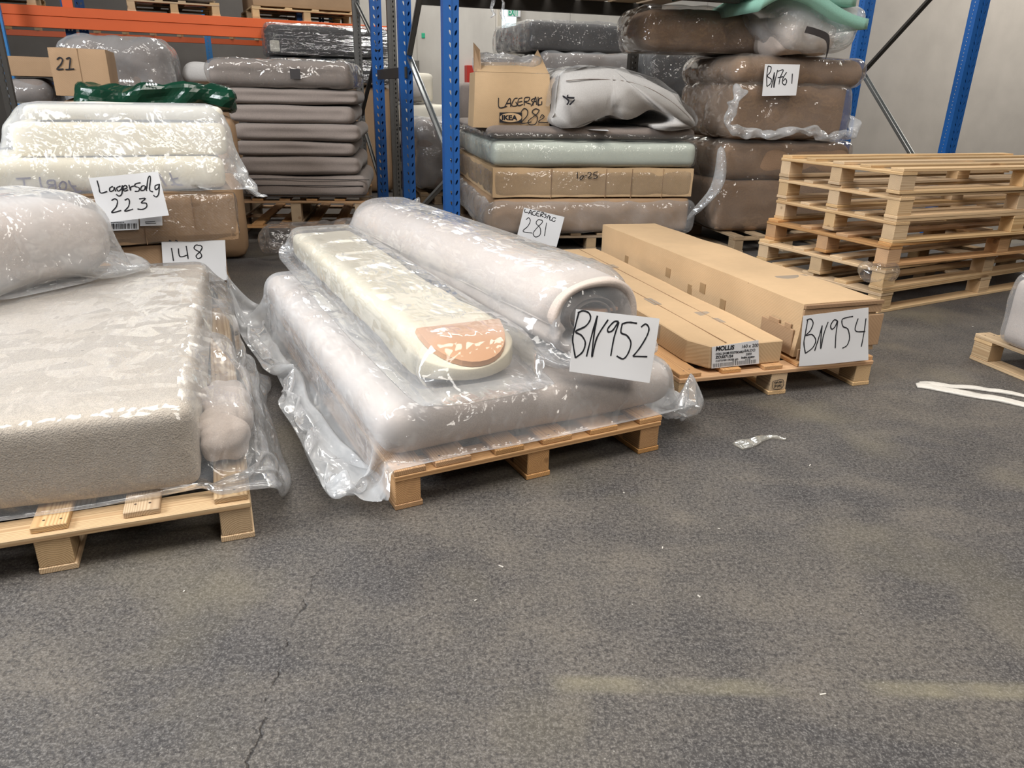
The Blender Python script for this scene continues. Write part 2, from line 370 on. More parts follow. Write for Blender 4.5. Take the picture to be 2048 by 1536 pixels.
def crumple(V, N, amp, k=26, seed=1, cell=.35):
    """sharp creases: planes folding the sheet in random directions"""
    rg = np.random.default_rng(seed); o = np.zeros(len(V))
    for i in range(k):
        n = rg.normal(size=3); n /= np.linalg.norm(n); p = (V@n)/cell*(.6+rg.random()*1.8)+rg.random()*9
        o += np.abs((p % 1)-.5)*rg.random()
    o = (o-o.mean())/max(o.std(), 1e-6)
    return V+N*(o*amp)[:, None]
def sdpush(P, shapes, floor=None, marg=.004):
    for kind, c, a, b in shapes:
        if kind == 'box':
            H, r, yaw = a[:3], a[3], b; ca, sa = math.cos(yaw), math.sin(yaw)
            Q = P-c; x = Q[:, 0]*ca+Q[:, 1]*sa; y = -Q[:, 0]*sa+Q[:, 1]*ca; L = np.stack([x, y, Q[:, 2]], 1)
            q = np.abs(L)-(np.array(H)-r); qo = np.maximum(q, 0); ln = np.linalg.norm(qo, axis=1); ins = np.minimum(q.max(1), 0)
            d = ln+ins-r; m = d < marg
            if not m.any(): continue
            g = np.where(ln[:, None] > 1e-9, qo/np.maximum(ln, 1e-9)[:, None], 0); im = ln <= 1e-9
            if im.any(): g[im] = np.eye(3)[q[im].argmax(1)]
            g *= np.sign(L); L[m] += (g*(marg-d)[:, None])[m]
            P[:, 0] = c[0]+L[:, 0]*ca-L[:, 1]*sa; P[:, 1] = c[1]+L[:, 0]*sa+L[:, 1]*ca; P[:, 2] = c[2]+L[:, 2]
    if floor is not None: P[:, 2] = np.maximum(P[:, 2], floor+marg)
    return P
def drape(V, F, ids, K, shapes, slack=.05, steps=60, passes=5, g=.0012, floor=None, seed=0, shrink=None, pulls=(), marg=.005, nsc=3.):
    E = set()
    for f in F:
        for a, b in ((0, 1), (1, 2), (2, 3), (3, 0), (0, 2), (1, 3)):
            i, j = f[a], f[b]; E.add((min(i, j), max(i, j)))
    E = np.array(sorted(E)); B = []
    for (i, j, k), a in ids.items():
        for dx, dy, dz in ((2, 0, 0), (0, 2, 0), (0, 0, 2)):
            b = ids.get((i+dx, j+dy, k+dz)); m = ids.get((i+dx//2, j+dy//2, k+dz//2))
            if b is not None and m is not None: B.append((a, b))
    B = np.array(B); P = V.copy()
    def ln(Q, e): return np.linalg.norm(Q[e[:, 0]]-Q[e[:, 1]], axis=1)
    base = V if shrink is None else shrink
    sl = 1+slack*(.5+1.2*np.clip(nz3(V, (nsc, nsc, nsc), seed*3.1)+.5, 0, 1))
    R = ln(base, E)*(sl[E[:, 0]]+sl[E[:, 1]])/2; RB = ln(base, B)*1.0
    n = len(V); val = np.bincount(E.ravel(), minlength=n).astype(float)
    P += RNG.normal(size=P.shape)*.003; O = P.copy()
    pl = [(int(np.argmin(((V-np.array(p))**2).sum(1))), np.array(q)) for p, q in pulls]
    for it in range(steps):
        vel = (P-O)*.86; O = P.copy(); P = P+vel; P[:, 2] -= g
        for _ in range(passes):
            d = P[E[:, 1]]-P[E[:, 0]]; l = np.maximum(np.linalg.norm(d, axis=1), 1e-9)
            k = (l-R)/l*.5; c = d*k[:, None]
            for ax in range(3):
                P[:, ax] += (np.bincount(E[:, 0], c[:, ax], n)-np.bincount(E[:, 1], c[:, ax], n))/val*1.9
            d = P[B[:, 1]]-P[B[:, 0]]; l = np.maximum(np.linalg.norm(d, axis=1), 1e-9)
            k = np.clip((l-RB*.97)/l, -1, 0)*.06; c = d*k[:, None]
            for ax in range(3):
                P[:, ax] += (np.bincount(B[:, 0], c[:, ax], n)-np.bincount(B[:, 1], c[:, ax], n))
            for i, q in pl: P[i] = q
            P = sdpush(P, shapes, floor, marg)
    return P
def sbox(w, d, h, r, c, yaw=0.): return ('box', np.array(c, float), (w/2, d/2, h/2, r), yaw)
def shell(w, d, h, r=.03, s=.05, amp=.006, k=24, seed=1, cell=.3):
    """a crumpled closed film around a box standing on z=0"""
    V, F, ids, K = cubegrid(w, d, h, s); V2, N = rounded(V, w, d, h, r); V2 = crumple(V2, N, amp, k, seed, cell); V2[:, 2] += h/2
    return V2, F

# ------------------------------------------------------------------ flat sheets and writing
def sheet(name, label, cat, corners, p, n, mat=PAPER, parent=None, curl=.004, group=None, seed=0):
    """corners = TL, TR, BR, BL pixels on the plane (p, n facing the viewer)"""
    C = [onp(x, y, p, n) for x, y in corners]; o = sum(C)/4; n = np.array(n, float); n /= np.linalg.norm(n); V = []; F = []; NX, NY = 12, 9
    def off(P):
        q = P-o; return curl*(math.sin(q[0]*19+seed)+.7*math.sin(q[2]*23+seed*2+q[0]*9))*.5
    for sgn in (1, -1):
        for j in range(NY+1):
            for i in range(NX+1):
                a, b = i/NX, j/NY; P = C[0]*(1-a)*(1-b)+C[1]*a*(1-b)+C[2]*a*b+C[3]*(1-a)*b
                V.append(P+n*(off(P)+sgn*.0004)-o)
    m = (NX+1)*(NY+1)
    for j in range(NY):
        for i in range(NX):
            q = j*(NX+1)+i; F.append((q, q+NX+1, q+NX+2, q+1)); F.append((m+q, m+q+1, m+q+NX+2, m+q+NX+1))
    rim = [i for i in range(NX+1)]+[j*(NX+1)+NX for j in range(1, NY+1)]+[NY*(NX+1)+i for i in range(NX-1, -1, -1)]+[j*(NX+1) for j in range(NY-1, 0, -1)]
    for a, b in zip(rim, rim[1:]+rim[:1]): F.append((a, b, b+m, a+m))
    ob = part(name, V, F, mat, parent, Matrix.Translation(Vector(o)) if parent is None else None, smooth=False)
    if parent is None: tag(ob, label, cat, group)
    ob['_o'] = 0; del ob['_o']
    return ob, (o, np.array(p, float), n, off)
def ink(parent, strokes, base, wpx, mat=INK, name='writing', lift=.0012, pmat=None, k=6):
    """marker strokes given as pixel polylines that lie on the sheet's plane"""
    o, p, n, off = base; V = []; F = []
    Mi = (pmat.inverted() if pmat is not None else Matrix.Translation(-Vector(o)))
    for st in strokes:
        Q = [onp(x, y, p, n) for x, y in crv(st, k)]
        for a in range(len(Q)):
            t_ = Q[min(a+1, len(Q)-1)]-Q[max(a-1, 0)]; t_ = t_/max(np.linalg.norm(t_), 1e-9); s_ = np.cross(n, t_)*wpx/2*(.85+.3*random.random())
            b = len(V)
            for sg in (1, -1): V.append(Q[a]+s_*sg+n*(off(Q[a])+lift))
            for sg in (1, -1): V.append(Q[a]+s_*sg+n*(off(Q[a])+lift*.3))
            if a: F += [(b-4, b-3, b+1, b), (b-4, b, b+2, b-2), (b-3, b-1, b+3, b+1), (b-2, b+2, b+3, b-1)]
    V = [tuple(Mi @ Vector(v)) for v in V]
    return part(name, V, F, mat, parent)
def S(ox, oy, sc, *strokes): return [[(ox+x/sc, oy+y/sc) for x, y in s] for s in strokes]
def text(name, body, parent, M, size, mat, bold=0., sx=1.):
    c = bpy.data.curves.new(name, 'FONT'); c.body = body; c.size = size; c.extrude = .0004; c.offset = bold
    o = bpy.data.objects.new(name, c); COL.objects.link(o); bpy.context.view_layer.update()
    me = bpy.data.meshes.new_from_object(o.evaluated_get(bpy.context.evaluated_depsgraph_get())); me.name = name; me.materials.clear(); me.materials.append(mat)
    bpy.data.objects.remove(o); bpy.data.curves.remove(c)
    return put(name, me, parent, M @ Matrix.Diagonal((sx, 1, 1, 1)))
ZERO = lambda P: 0.

def nobottom(P, F, V0, hx, hy, cx=0., cy=0.):
    """drop the hidden underside of a bag where the thing lies on it"""
    b = (V0[:, 2] < V0[:, 2].min()+.012) & (np.abs(V0[:, 0]-cx) < hx) & (np.abs(V0[:, 1]-cy) < hy)
    F = np.array(F)[~b[np.array(F)].all(1)]; used = np.unique(F); mp = np.full(len(P), -1); mp[used] = np.arange(len(used)); return P[used], mp[F]
# ------------------------------------------------------------------ the room
def quad(name, pts, mat): return struct(part(name, pts, [(0, 1, 2, 3)], mat))
def slab(name, x0, x1, y0, y1, z0, z1, mat, M=None):
    return struct(put(name, MB().box(x0, x1, y0, y1, z0, z1).me(name, [mat]), None, M))
slab('floor', -14, 16, -4, 18, -.2, 0, FLOOR)
t = NT('painted_concrete_panel'); v = coords(t)
n = tex(t, v, 1.4, 6, .6); st = tex(t, t.n('ShaderNodeMapping', {0: v, 3: (1, 1, .25)}).outputs[0], 2.6, 5, .6)
sx = t.n('ShaderNodeSeparateXYZ', {0: v}).outputs[0]
seam = t.math('LESS_THAN', t.math('ABSOLUTE', t.math('SUBTRACT', t.math('FRACT', t.math('DIVIDE', sx, 1.2)), .5)), .004)
c = t.mix(t.ramp(t.math('MULTIPLY', t.math('ADD', n, st), .5), [(.35, (0, 0, 0)), (.65, (1, 1, 1))]), (.50, .47, .43), (.62, .59, .54))
c = t.mix(t.math('MULTIPLY', seam, .6), c, (.2, .18, .16))
t.bsdf(Base_Color=c, Roughness=.85, Normal=t.bump(n, .2, .01)); WALL = t.m
WALLD = plain('grey_concrete_wall', (.30, .27, .245), .85, 0, .3, 20, .15)
RYAW = 19.
slab('wall_back', -3.6, 3.4, 0, .2, 0, 7, WALL, FR((0.2, 12.4, 0), RYAW))
slab('wall_right', -1.2, 9, 0, .2, 0, 7, plain('greige_wall_panel', (.40, .37, .34), .85, 0, .3, 14, .15), FR((3.7, 9.0, 0), RYAW))
slab('wall_left', -14, 1.0, 0, .2, 0, 5, WALLD, FR((-3.8, 16.2, 0), 10))

# ------------------------------------------------------------------ pallets
def board(parent, name, lx, ly, t_, x, y, z, mat, along, nails=0, rz=0., tilt=0.):
    """a sawn board; its own local Y runs along the grain"""
    L_, W_ = (ly, lx) if along == 'y' else (lx, ly)
    mb = MB().box(-W_/2, W_/2, -L_/2, L_/2, -t_/2, t_/2); me = mb.me(name, [mat, NAIL], .0022)
    bm = bmesh.new(); bm.from_mesh(me)
    if nails:
        for yy in (-L_/2+.035, L_/2-.035, 0):
            for xx in (-W_*.22, W_*.2):
                bmesh.ops.create_circle(bm, cap_ends=True, segments=8, radius=.0036, matrix=Matrix.Translation((xx+random.uniform(-.008, .008), yy+random.uniform(-.012, .012), t_/2+.0006)))
        bm.faces.ensure_lookup_table()
        for f in bm.faces:
            if len(f.verts) == 8: f.material_index = 1
    bm.to_mesh(me); bm.free()
    M = Matrix.Translation((x, y, z)) @ Matrix.Rotation((0 if along == 'y' else -PI/2)+rz, 4, 'Z')
    return put(name, me, parent, M)
def pallet(label, M, W=.95, L=2.0, boards=((0, .086), (.213, .3), (.427, .51), (.64, .727), (.86, .947)), mats=(W_PALE, W_PALE, W_PALE), T=.018, H=.131, group=None, setb=.004, ct=None, nails=1, bl=.1, bw=.08):
    p = thing('wooden_pallet', label, 'pallet', M, group); hb = H-3*T; J = lambda a: random.uniform(-a, a)
    xs = [bw/2+.003, W/2, W-bw/2-.003]
    for x in xs: board(p, 'bottom_board', bw+.008, L, T, x, L/2, T/2, mats[2], 'y')
    for x in xs:
        for y in (bl/2+.002, L/2, L-bl/2-.002): board(p, 'block', bw, bl, hb, x+J(.002), y+J(.001), T+hb/2, mats[1], 'y')
    for y in (bl/2, L/2, L-bl/2): board(p, 'cross_board', W, bl+.004, T, W/2, y, 2*T+hb-T/2, mats[0], 'x')
    for a, b in boards: board(p, 'deck_board', b-a, L-2*setb, T, (a+b)/2, L/2+J(.004), 3*T+hb-T/2, mats[0], 'y', nails, J(.004))
    return p
A1, A2, A3 = 21.8, 27.5, 17.5
O1 = G(510, 1074)-.95*ud(A1); O2 = G(791.5, 1022); O3 = G(1737, 769)-.95*ud(A3)
M1 = FR(O1, A1); M2 = FR(O2, A2); M3 = FR(O3, A3)
pallet('pale pine pallet under the boucle mattress at the left edge', M1, mats=(W_PALE, W_PALE, W_PALE), setb=.012)
pallet('orange pine pallet under the bagged linen mattress in the middle', M2, .97, 2.0, ((0, .1), (.131, .249), (.325, .427), (.5, .61), (.68, .79), (.88, .975)), (W_ORANGE,)*3)
pallet('low pine pallet carrying the two long cardboard boxes', M3, .95, 2.0, ((0, .1), (.2, .29), (.40, .49), (.56, .64), (.72, .8), (.85, .95)), (W_ORANGE, W_PALE, W_PALE), setb=.008)
# P4 at the right edge: its left side runs towards the camera
c4 = G(1938, 717); P4 = FR(c4-1.6*vd(14), 14)
pallet('pine pallet at the right edge under a wrapped white package', P4, .95, 1.6, mats=(W_PALE,)*3)

# the stack of empty pallets (long boards run to the right)
SA = 25.; cs = G(1755, 627)
SANG = [119, 119, 115.5, 113, 113, 112]; SOFF = [0, -.006, -.015, -.003, -.006, -.03]
names = ['bottom', 'second from the floor', 'third from the floor', 'fourth from the floor', 'fifth from the floor', 'topmost']
for k in range(6):
    Wk = .84 if k == 0 else .98; a_ = math.radians(SANG[k]); q = cs+SOFF[k]*ud(25)+Wk*np.array([math.cos(a_), math.sin(a_), 0])+np.array([0, 0, .1376*k])
    lb = 'empty pine pallet, %s in the tall pallet stack' % names[k]
    if k == 2: lb = 'darker orange empty pallet, third from the floor in the tall pallet stack'
    bd = ((0, .09), (.3*Wk, .3*Wk+.09), (.6*Wk, .6*Wk+.09), (Wk-.09, Wk)) if k < 3 else ((0, .09), (.22, .3), (.45, .54), (.67, .75), (.89, .98))
    pallet(lb, FR(q, SANG[k]-180), Wk, 2.1, bd, ((W_ORANGE if k == 2 else W_PALE),)*3, H=.1374, group='empty pallets in the tall stack', nails=0, bl=.11, bw=.085)

# ------------------------------------------------------------------ P1: boucle mattress in a bag
w, d, h = 1.15, 1.86, .235
Mm = M1 @ Matrix.Translation((.95-.095-w/2, .115+d/2, .1315)) @ Matrix.Rotation(math.radians(-1.6), 4, 'Z')
b1 = thing('mattress', 'cream boucle mattress in a clear bag on the left pallet', 'mattress', Mm)
V, F = softbox(w, d, h, .032, .022, .008, .005, 3., (2.5, 2.5, 3), .010, (2, 13, 3))
part('mattress_cover', V, F, BOUCLE, b1, smooth=True, subsurf=1)
V, F, ids, K = cubegrid(w+.14, d+.035, h+.03, .024); V, N = rounded(V, w+.16, d+.07, h+.03, .05); V[:, 2] += h/2+.012; V[:, 0] += .06
PAL1 = sbox(1.02, 2.1, .1, .01, (.235, -.08, -.052), math.radians(1.6))
P = drape(V, F, ids, K, [sbox(w+.02, d+.022, h+.024, .05, (0, 0, h/2+.002)), sbox(.18, .48, .17, .06, (w/2+.062, -.60, .09)), sbox(.13, .3, .16, .06, (w/2+.04, -.28, .13)), sbox(.15, .34, .18, .06, (w/2+.045, .2, .11)), sbox(.13, .4, .12, .06, (w/2+.02, .7, .12)), PAL1], .055, 50, 5, .0009, -.13, 1)
fr = (P[:, 1] < -d/2-.02) & (P[:, 0] < w/2+.02); P[fr, 1] = -d/2-.02+(P[fr, 1]+d/2+.02)*.15; ins_ = P[:, 0] < .66; P[ins_, 2] = np.maximum(P[ins_, 2], .0015); bk = P[:, 1] > .2; P[bk, 0] = np.minimum(P[bk, 0], w/2+.10)
P, F = nobottom(P, F, V, w/2-.03, d/2-.02)
part('plastic_bag', P, F, F_BAG, b1, smooth=True, subsurf=1, label='crumpled clear plastic bag')
V, F = softbox(.12, .50, .10, .04, .014, .01, .03, 4, (7, 9, 9), .03, (10, 16, 24)); V[:, 0] += w/2+.066; V[:, 1] -= .60; V[:, 2] += .008
part('folded_cover', V, F, LINEN, b1, smooth=True, subsurf=1, label='bunched pinkish fabric inside the bag corner')

# rolled item lying on it at the far left
gr_ = G(60, 545, .48)
Mr = FR((gr_[0]-.34, gr_[1]+.12, 0), 62)
rl = thing('rolled_topper', 'rolled cream mattress topper in film lying on the boucle mattress', 'mattress topper', Matrix.Translation((0, 0, .386)) @ Mr)
V, F = softbox(1.0, .62, .31, .15, .026, .0, .02, 8., (3, 4, 3), .03, (9, 5, 7)); part('topper', V, F, LINEN, rl, smooth=True, subsurf=1)
V, F, ids, K = cubegrid(1.16, .68, .34, .032); V, N = rounded(V, 1.16, .68, .34, .15); V[:, 2] += .165
P = drape(V, F, ids, K, [sbox(1.03, .65, .36, .165, (0, 0, .175))], .05, 45, 5, .001, .003, 5)
P, F = nobottom(P, F, V, .45, .27)
part('plastic_bag', P, F, F_MILK, rl, smooth=True, subsurf=1, label='crumpled clear plastic bag')

# ------------------------------------------------------------------ P2: linen mattress in a big bag
w, d, h = 1.09, 1.95, .155
Mm = M2 @ Matrix.Translation((.53, .055+d/2, .1315))
b2 = thing('mattress', 'flat linen mattress in a large milky bag on the middle pallet', 'mattress', Mm)
V, F = softbox(w, d, h, .07, .026, .012, .008, 6.); part('mattress_cover', V, F, LINEN, b2, smooth=True, subsurf=1)
BW, BD = w+.30, d+.045
V, F, ids, K = cubegrid(BW, BD, h+.03, .025); V, N = rounded(V, BW, BD, h+.03, .05); V[:, 2] += h/2+.012; V[:, 0] -= .03; V[:, 1] += .03
W2 = BW/2; D2 = BD/2
pulls = [((-W2-.03, D2, h/2), (-W2-.06, D2+.02, h+.10)), ((-W2-.03, -D2, h/2), (-W2+.05, -D2+.05, .01)), ((W2-.03, -D2, h/2), (W2-.03, -D2+.10, h*.7)), ((-W2-.03, 0, h/2), (-W2+.08, -.1, .05))]
PAL2 = sbox(1.0, 2.04, .1, .01, (-.045, -.05, -.052))
P = drape(V, F, ids, K, [sbox(w+.02, d+.02, h+.024, .08, (0, 0, h/2+.003)), PAL2], .035, 60, 5, .0012, -.07, 2, pulls=pulls)
fr = (P[:, 1] < -d/2-.02) & (P[:, 0] > -.56); P[fr, 1] = -d/2-.02+(P[fr, 1]+d/2+.02)*.25; P[fr, 2] = np.maximum(P[fr, 2], .0015); ins_ = (P[:, 0] > -.545) & (P[:, 0] < .42); P[ins_, 2] = np.maximum(P[ins_, 2], .0015); P[:, 0] = np.maximum(P[:, 0], -w/2-.17)
P, F = nobottom(P, F, V, w/2-.03, d/2-.02)
part('plastic_bag', P, F, F_MILK, b2, smooth=True, subsurf=1, label='loose milky plastic bag with sealed corners')

# foam slab folded over with a board in its rounded end
cA = M2 @ Vector((.31, .20, 0)); ang = A2+90-3.5
ZT = .1315+h+.034
fo = thing('foam_roll', 'cream foam slab folded round a board with a rounded near end', 'foam', FR((cA.x, cA.y, ZT), A2-1.))
def prism(prof, y0, y1, ny, taper=None, wob=0, sd=0):
    V = []; F = []; n = len(prof)
    for j in range(ny+1):
        a = j/ny; y = y0+(y1-y0)*a; s = taper(a) if taper else 1
        for x, z in prof: V.append((x*s, y, z*s if z > 0 else z))
    for j in range(ny):
        for i in range(n): F.append((j*n+i, j*n+(i+1) % n, (j+1)*n+(i+1) % n, (j+1)*n+i))
    F.append(tuple(range(n-1, -1, -1))); F.append(tuple(ny*n+i for i in range(n)))
    V = np.array(V)
    if wob: V += np.stack([nz3(V, (4, 3, 5), sd), 0*V[:, 0], nz3(V, (5, 4, 5), sd+9)], 1)*wob
    return V, F
def oval(w, h, n=28, p=2.6, z0=0.):
    return [(math.copysign(abs(math.cos(a))**(2/p), math.cos(a))*w/2, z0+h/2+math.copysign(abs(math.sin(a))**(2/p), math.sin(a))*h/2) for a in [2*PI*i/n for i in range(n)]]
fw = .33
V, F, ids, K = cubegrid(fw, 2.02, .13, .035); V, N = rounded(V, fw, 2.02, .13, .03)
# the near end swells into a rounded fold
V[:, 1] += 1.01; V[:, 2] += .065
e = np.clip(1-V[:, 1]/.42, 0, 1)
V[:, 0] *= 1+.12*e; V[:, 1] += -e*(.10*(1-(V[:, 0]/(fw*.56))**2)); V[:, 2] = V[:, 2]*(1+.12*np.sin(e*PI))
V[:, 2] += nz3(V, (4, 6, 4), 3)*.012
V[:, 2] = np.minimum(V[:, 2], .050+(V[:, 1]+.10)*.42)
part('foam', V, F, FOAM, fo, smooth=True, subsurf=1)
pr = [(-fw*.5*math.cos(PI*i/16)*1.0, -.0-.115*math.sin(PI*i/16)) for i in range(17)]
# board visible in the round end: a D-shaped disc leaning in the mouth of the fold
V = []; F = []; n = len(pr)
for z_, s in ((.0, 1), (.016, .97)):
    for x, y in pr: V.append((x*s, y*s, z_))
F = [tuple(range(n-1, -1, -1)), tuple(range(n, 2*n))]+[(i, i+1, n+i+1, n+i) for i in range(n-1)]+[(n-1, 0, n, 2*n-1)]
Md = Matrix.Translation((.015, .085, .131)) @ Matrix.Rotation(math.radians(23), 4, 'X')
V = np.array(V); V[:, 0] *= .90; V[:, 1] *= 1.7
part('end_board', V, F, PLY, fo, Md, label='orange plywood board seen through film')
V, F, ids, K = cubegrid(fw+.09, 2.24, .17, .03); V, N = rounded(V, fw+.09, 2.24, .17, .05); V[:, 1] += .99; V[:, 2] += .085
P = drape(V, F, ids, K, [sbox(fw+.035, 2.06, .165, .045, (0, .98, .08)), sbox(fw*1.08, .3, .175, .06, (0, -.02, .085))], .07, 45, 5, .001, .003, 7, nsc=4.)
P, F = nobottom(P, F, V, fw/2, 1.0, 0, 1.)
part('film_wrap', P, F, F_BAG, fo, smooth=True, subsurf=1, label='crumpled clear film')

# rolled mattress with two flat coils
cB = M2 @ Vector((.80, .20, 0)); RA = A2+2.5
ro = thing('rolled_mattress', 'linen mattress rolled up in film on top of the middle mattress', 'mattress', FR((cB.x, cB.y, ZT), RA))
rw, rh, rlen = .36, .265, 2.1
prof = []
def seamoval(a):
    x = math.copysign(abs(math.cos(a))**.8, math.cos(a))*rw/2; z = rh/2+math.copysign(abs(math.sin(a))**.85, math.sin(a))*rh/2
    if math.cos(a) < 0:
        dd = abs(a-PI*1.06); x += .03*math.exp(-(dd/.13)**2)
    return x, z
prof = [seamoval(2*PI*i/56) for i in range(56)]
V, F = prism(prof, 0, rlen, 60, lambda a: 1+.05*math.sin(a*5), .012, 2)
F = [f for f in F if len(f) == 4]
nn = 56
# hollow near end: outer wall turns in, then a recess with the core
rings = [[(x*s, y, rh/2+(z-rh/2)*s) for x, z in prof] for s, y in ((.93, -.012), (.80, .0), (.74, .05), (.70, .16))]
b = len(V); V = list(map(tuple, V))
for r_ in rings: V += r_
st_ = list(range(nn)); F = list(F)
prev = 0
for q in range(len(rings)):
    cur = b+q*nn
    for i in range(nn): F.append((prev+(i+1) % nn, prev+i, cur+i, cur+(i+1) % nn))
    prev = cur
F.append(tuple(prev+i for i in range(nn-1, -1, -1))); F.append(tuple((60)*nn+i for i in range(nn)))
part('mattress_cover', V, F, LINEN, ro, smooth=True)
# inner coil and wooden core in the mouth of the roll
def coil():
    pts = []
    for i in range(60):
        a = -.4+i*.17; s = 1-.35*i/60; pts.append((math.cos(a)*rw*.30*s, rh*.5+math.sin(a)*rh*.27*s))
    V = []; F = []
    for (x, z) in pts:
        for dx in (0, .022):
            for y in (.02, .16): V.append((x*(1-dx*3), y, rh*.5+(z-rh*.5)*(1-dx*3)))
    for i in range(len(pts)-1):
        a = i*4; c_ = a+4; F += [(a, c_, c_+2, a+2), (a+1, a+3, c_+3, c_+1), (a, a+1, c_+1, c_), (a+2, c_+2, c_+3, a+3)]
    return V, F
V, F = coil(); part('inner_coil', V, F, LINEN_D, ro, smooth=True)
part('core_board', *(lambda m: (m.V, m.F))(MB().box(-.03, .1, .03, .15, .09, .1).box(-.01, .12, .03, .15, .135, .147)), PLY, ro, label='tan wooden core inside the roll')
V, F = tube([(-rw/2-.006+.018, .02+i*.08, rh*.47) for i in range(26)], .0055, 6); part('seam_piping', V, F, LINEN, ro, smooth=True)
V, F, ids, K = cubegrid(rw+.05, rlen+.32, rh+.05, .034); V, N = rounded(V, rw+.05, rlen+.32, rh+.05, .12); V[:, 1] += rlen/2+.07; V[:, 2] += rh/2+.01
pulls = [((rw/2, rlen+.2, rh), (rw/2+.12, rlen+.1, rh+.02))]
P = drape(V, F, ids, K, [sbox(rw+.045, rlen+.04, rh+.035, .14, (0, rlen/2, rh/2+.01))], .07, 45, 5, .0009, .003, 9, pulls=pulls)
P, F = nobottom(P, F, V, rw/2-.03, rlen/2-.02, 0, rlen/2)
part('film_wrap', P, F, F_MID, ro, smooth=True, subsurf=1, label='clear film with a loose flap at the far end')
for q in (fo, ro): pass

# ------------------------------------------------------------------ P3: two long cartons
def carton(name, label, M, w, d, h, mat, bev=.004, seed=0, dents=.004, parent_tag='box'):
    V, F, ids, K = cubegrid(w, d, h, .05 if d > 1 else .04); V, N = rounded(V, w, d, h, bev)
    N2 = N.copy(); V = V+N2*(nz3(V, (5, 5, 5), seed)*dents)[:, None]; V[:, 0] += w/2; V[:, 1] += d/2; V[:, 2] += h/2; V[:, 2] -= V[:, 2].min()
    o = thing(name, label, parent_tag, M); part('carton', V, F, mat, o, smooth=False); return o
def tapes(o, L, mat=TAPE, name='tape'):
    """strips of tape: (x0,x1,y0,y1,z0,z1) thin boxes in the thing's frame"""
    mb = MB()
    for q in L: mb.box(*q)
    return put(name, mb.me(name, [mat]), o)
zt3 = .1318
MB1 = M3 @ Matrix.Translation((.095, .035, zt3)); MB2 = M3 @ Matrix.Translation((.575, .045, zt3)) @ Matrix.Rotation(math.radians(.6), 4, 'Z')
# chamfered near-left corner on the low box
def lowbox(w, d, h):
    prof = [(0, .10), (.055, 0), (w, 0), (w, d), (0, d)]; V = []; F = []; n = len(prof)
    for z in (0, h):
        for x, y in prof: V.append((x, y, z))
    F = [tuple(range(n-1, -1, -1)), tuple(range(n, 2*n))]+[(i, (i+1) % n, n+(i+1) % n, n+i) for i in range(n)]
    me = mesh('carton', V, F, CARD); bm = bmesh.new(); bm.from_mesh(me)
    for cut in range(1, 16):
        y = d*cut/16; bmesh.ops.bisect_plane(bm, geom=bm.verts[:]+bm.edges[:]+bm.faces[:], plane_co=(0, y, 0), plane_no=(0, 1, 0))
    bmesh.ops.bevel(bm, geom=[e for e in bm.edges if e.calc_face_angle(0) > .3], offset=.004, segments=1, affect='EDGES')
    for v_ in bm.verts:
        q = v_.co; n_ = noise.noise(Vector((q.x*4, q.y*3.1, q.z*6)))*.005; v_.co.z += n_*(q.z > .03); v_.co.x += n_*.8
    bm.to_mesh(me); bm.free(); return me
bw_, bd_, bh_ = .40, 2.0, .098
lo = thing('cardboard_box', 'long low cardboard box with a printed label on its near end', 'box', MB1)
put('carton', lowbox(bw_, bd_, bh_), lo)
tapes(lo, [(.12, .16, .62, .63+.11, bh_+.001, bh_+.0022), (.27, .30, .28, .40, bh_+.001, bh_+.0022), (.24, .31, .40, .46, bh_+.001, bh_+.0022), (.14, .19, 1.55, 1.72, bh_+.001, bh_+.003), (.2, .25, 1.58, 1.7, bh_+.001, bh_+.003), (.08, .13, 1.7, 1.84, bh_+.001, bh_+.003), (.25, .3, 1.42, 1.5, bh_+.001, bh_+.003), (-.003, .001, .33, .37, .03, .09), (-.003, .001, .9, .94, .03, .09)], TAPE_C)
put('flap_seam', MB().box(.135, .138, .02, 1.98, bh_+.001, bh_+.0035).box(.275, .278, .02, 1.98, bh_+.001, bh_+.003).me('flap_seam', [CARD_IN]), lo)
w2, d2, h2 = .385, 2.03, .238
def tallbox():
    V, F, ids, K = cubegrid(w2, d2, h2, .045); V, N = rounded(V, w2, d2, h2, .006)
    V = V+N*(nz3(V, (3, 4, 5), 4)*.009)[:, None]; V[:, 0] += w2/2; V[:, 1] += d2/2; V[:, 2] += h2/2
    # the lower part of the near end bulges over the torn bottom corner
    e = np.clip(1-V[:, 1]/.2, 0, 1)*np.clip(1-V[:, 2]/.12, 0, 1); V[:, 0] += (V[:, 0]/w2-.35)*.05*e; V[:, 1] -= .0*e
    V[:, 2] -= V[:, 2].min(); return V, F
tb = thing('cardboard_box', 'tall long cardboard box with a battered near end and sheet', 'box', MB2)
V, F = tallbox(); part('carton', V, F, CARD, tb)
tapes(tb, [(-.004, .0, y, y+.045, .03, .115) for y in (.55, .86, 1.3, 1.62)]+[(-.004, .0, y, y+.05, .10, .15) for y in (.74, 1.1)])
mb = MB()
mb.box(-.010, -.003, .03, .25, .012, .125).box(-.011, -.004, .05, .09, .12, .145).box(-.011, -.004, .13, .2, .12, .142)
mb.box(-.004, w2+.012, -.012, -.004, .19, .222).box(w2-.05, w2+.03, -.014, -.006, .04, .18).box(.0, .15, -.012, -.003, .004, .05)
put('patch_flap', mb.me('patch_flap', [CARD_D], .002), tb)
tapes(tb, [(.02, w2*.98, .42, .43+.05, h2+.001, h2+.0045)], TAPE_C, 'clear_tape')
put('flap_edge', MB().box(-.002, w2+.015, -.016, -.003, h2-.012, h2+.004).box(.0, w2, .395, .398, h2-.001, h2+.004).me('flap_edge', [CARD_IN], .001), tb)

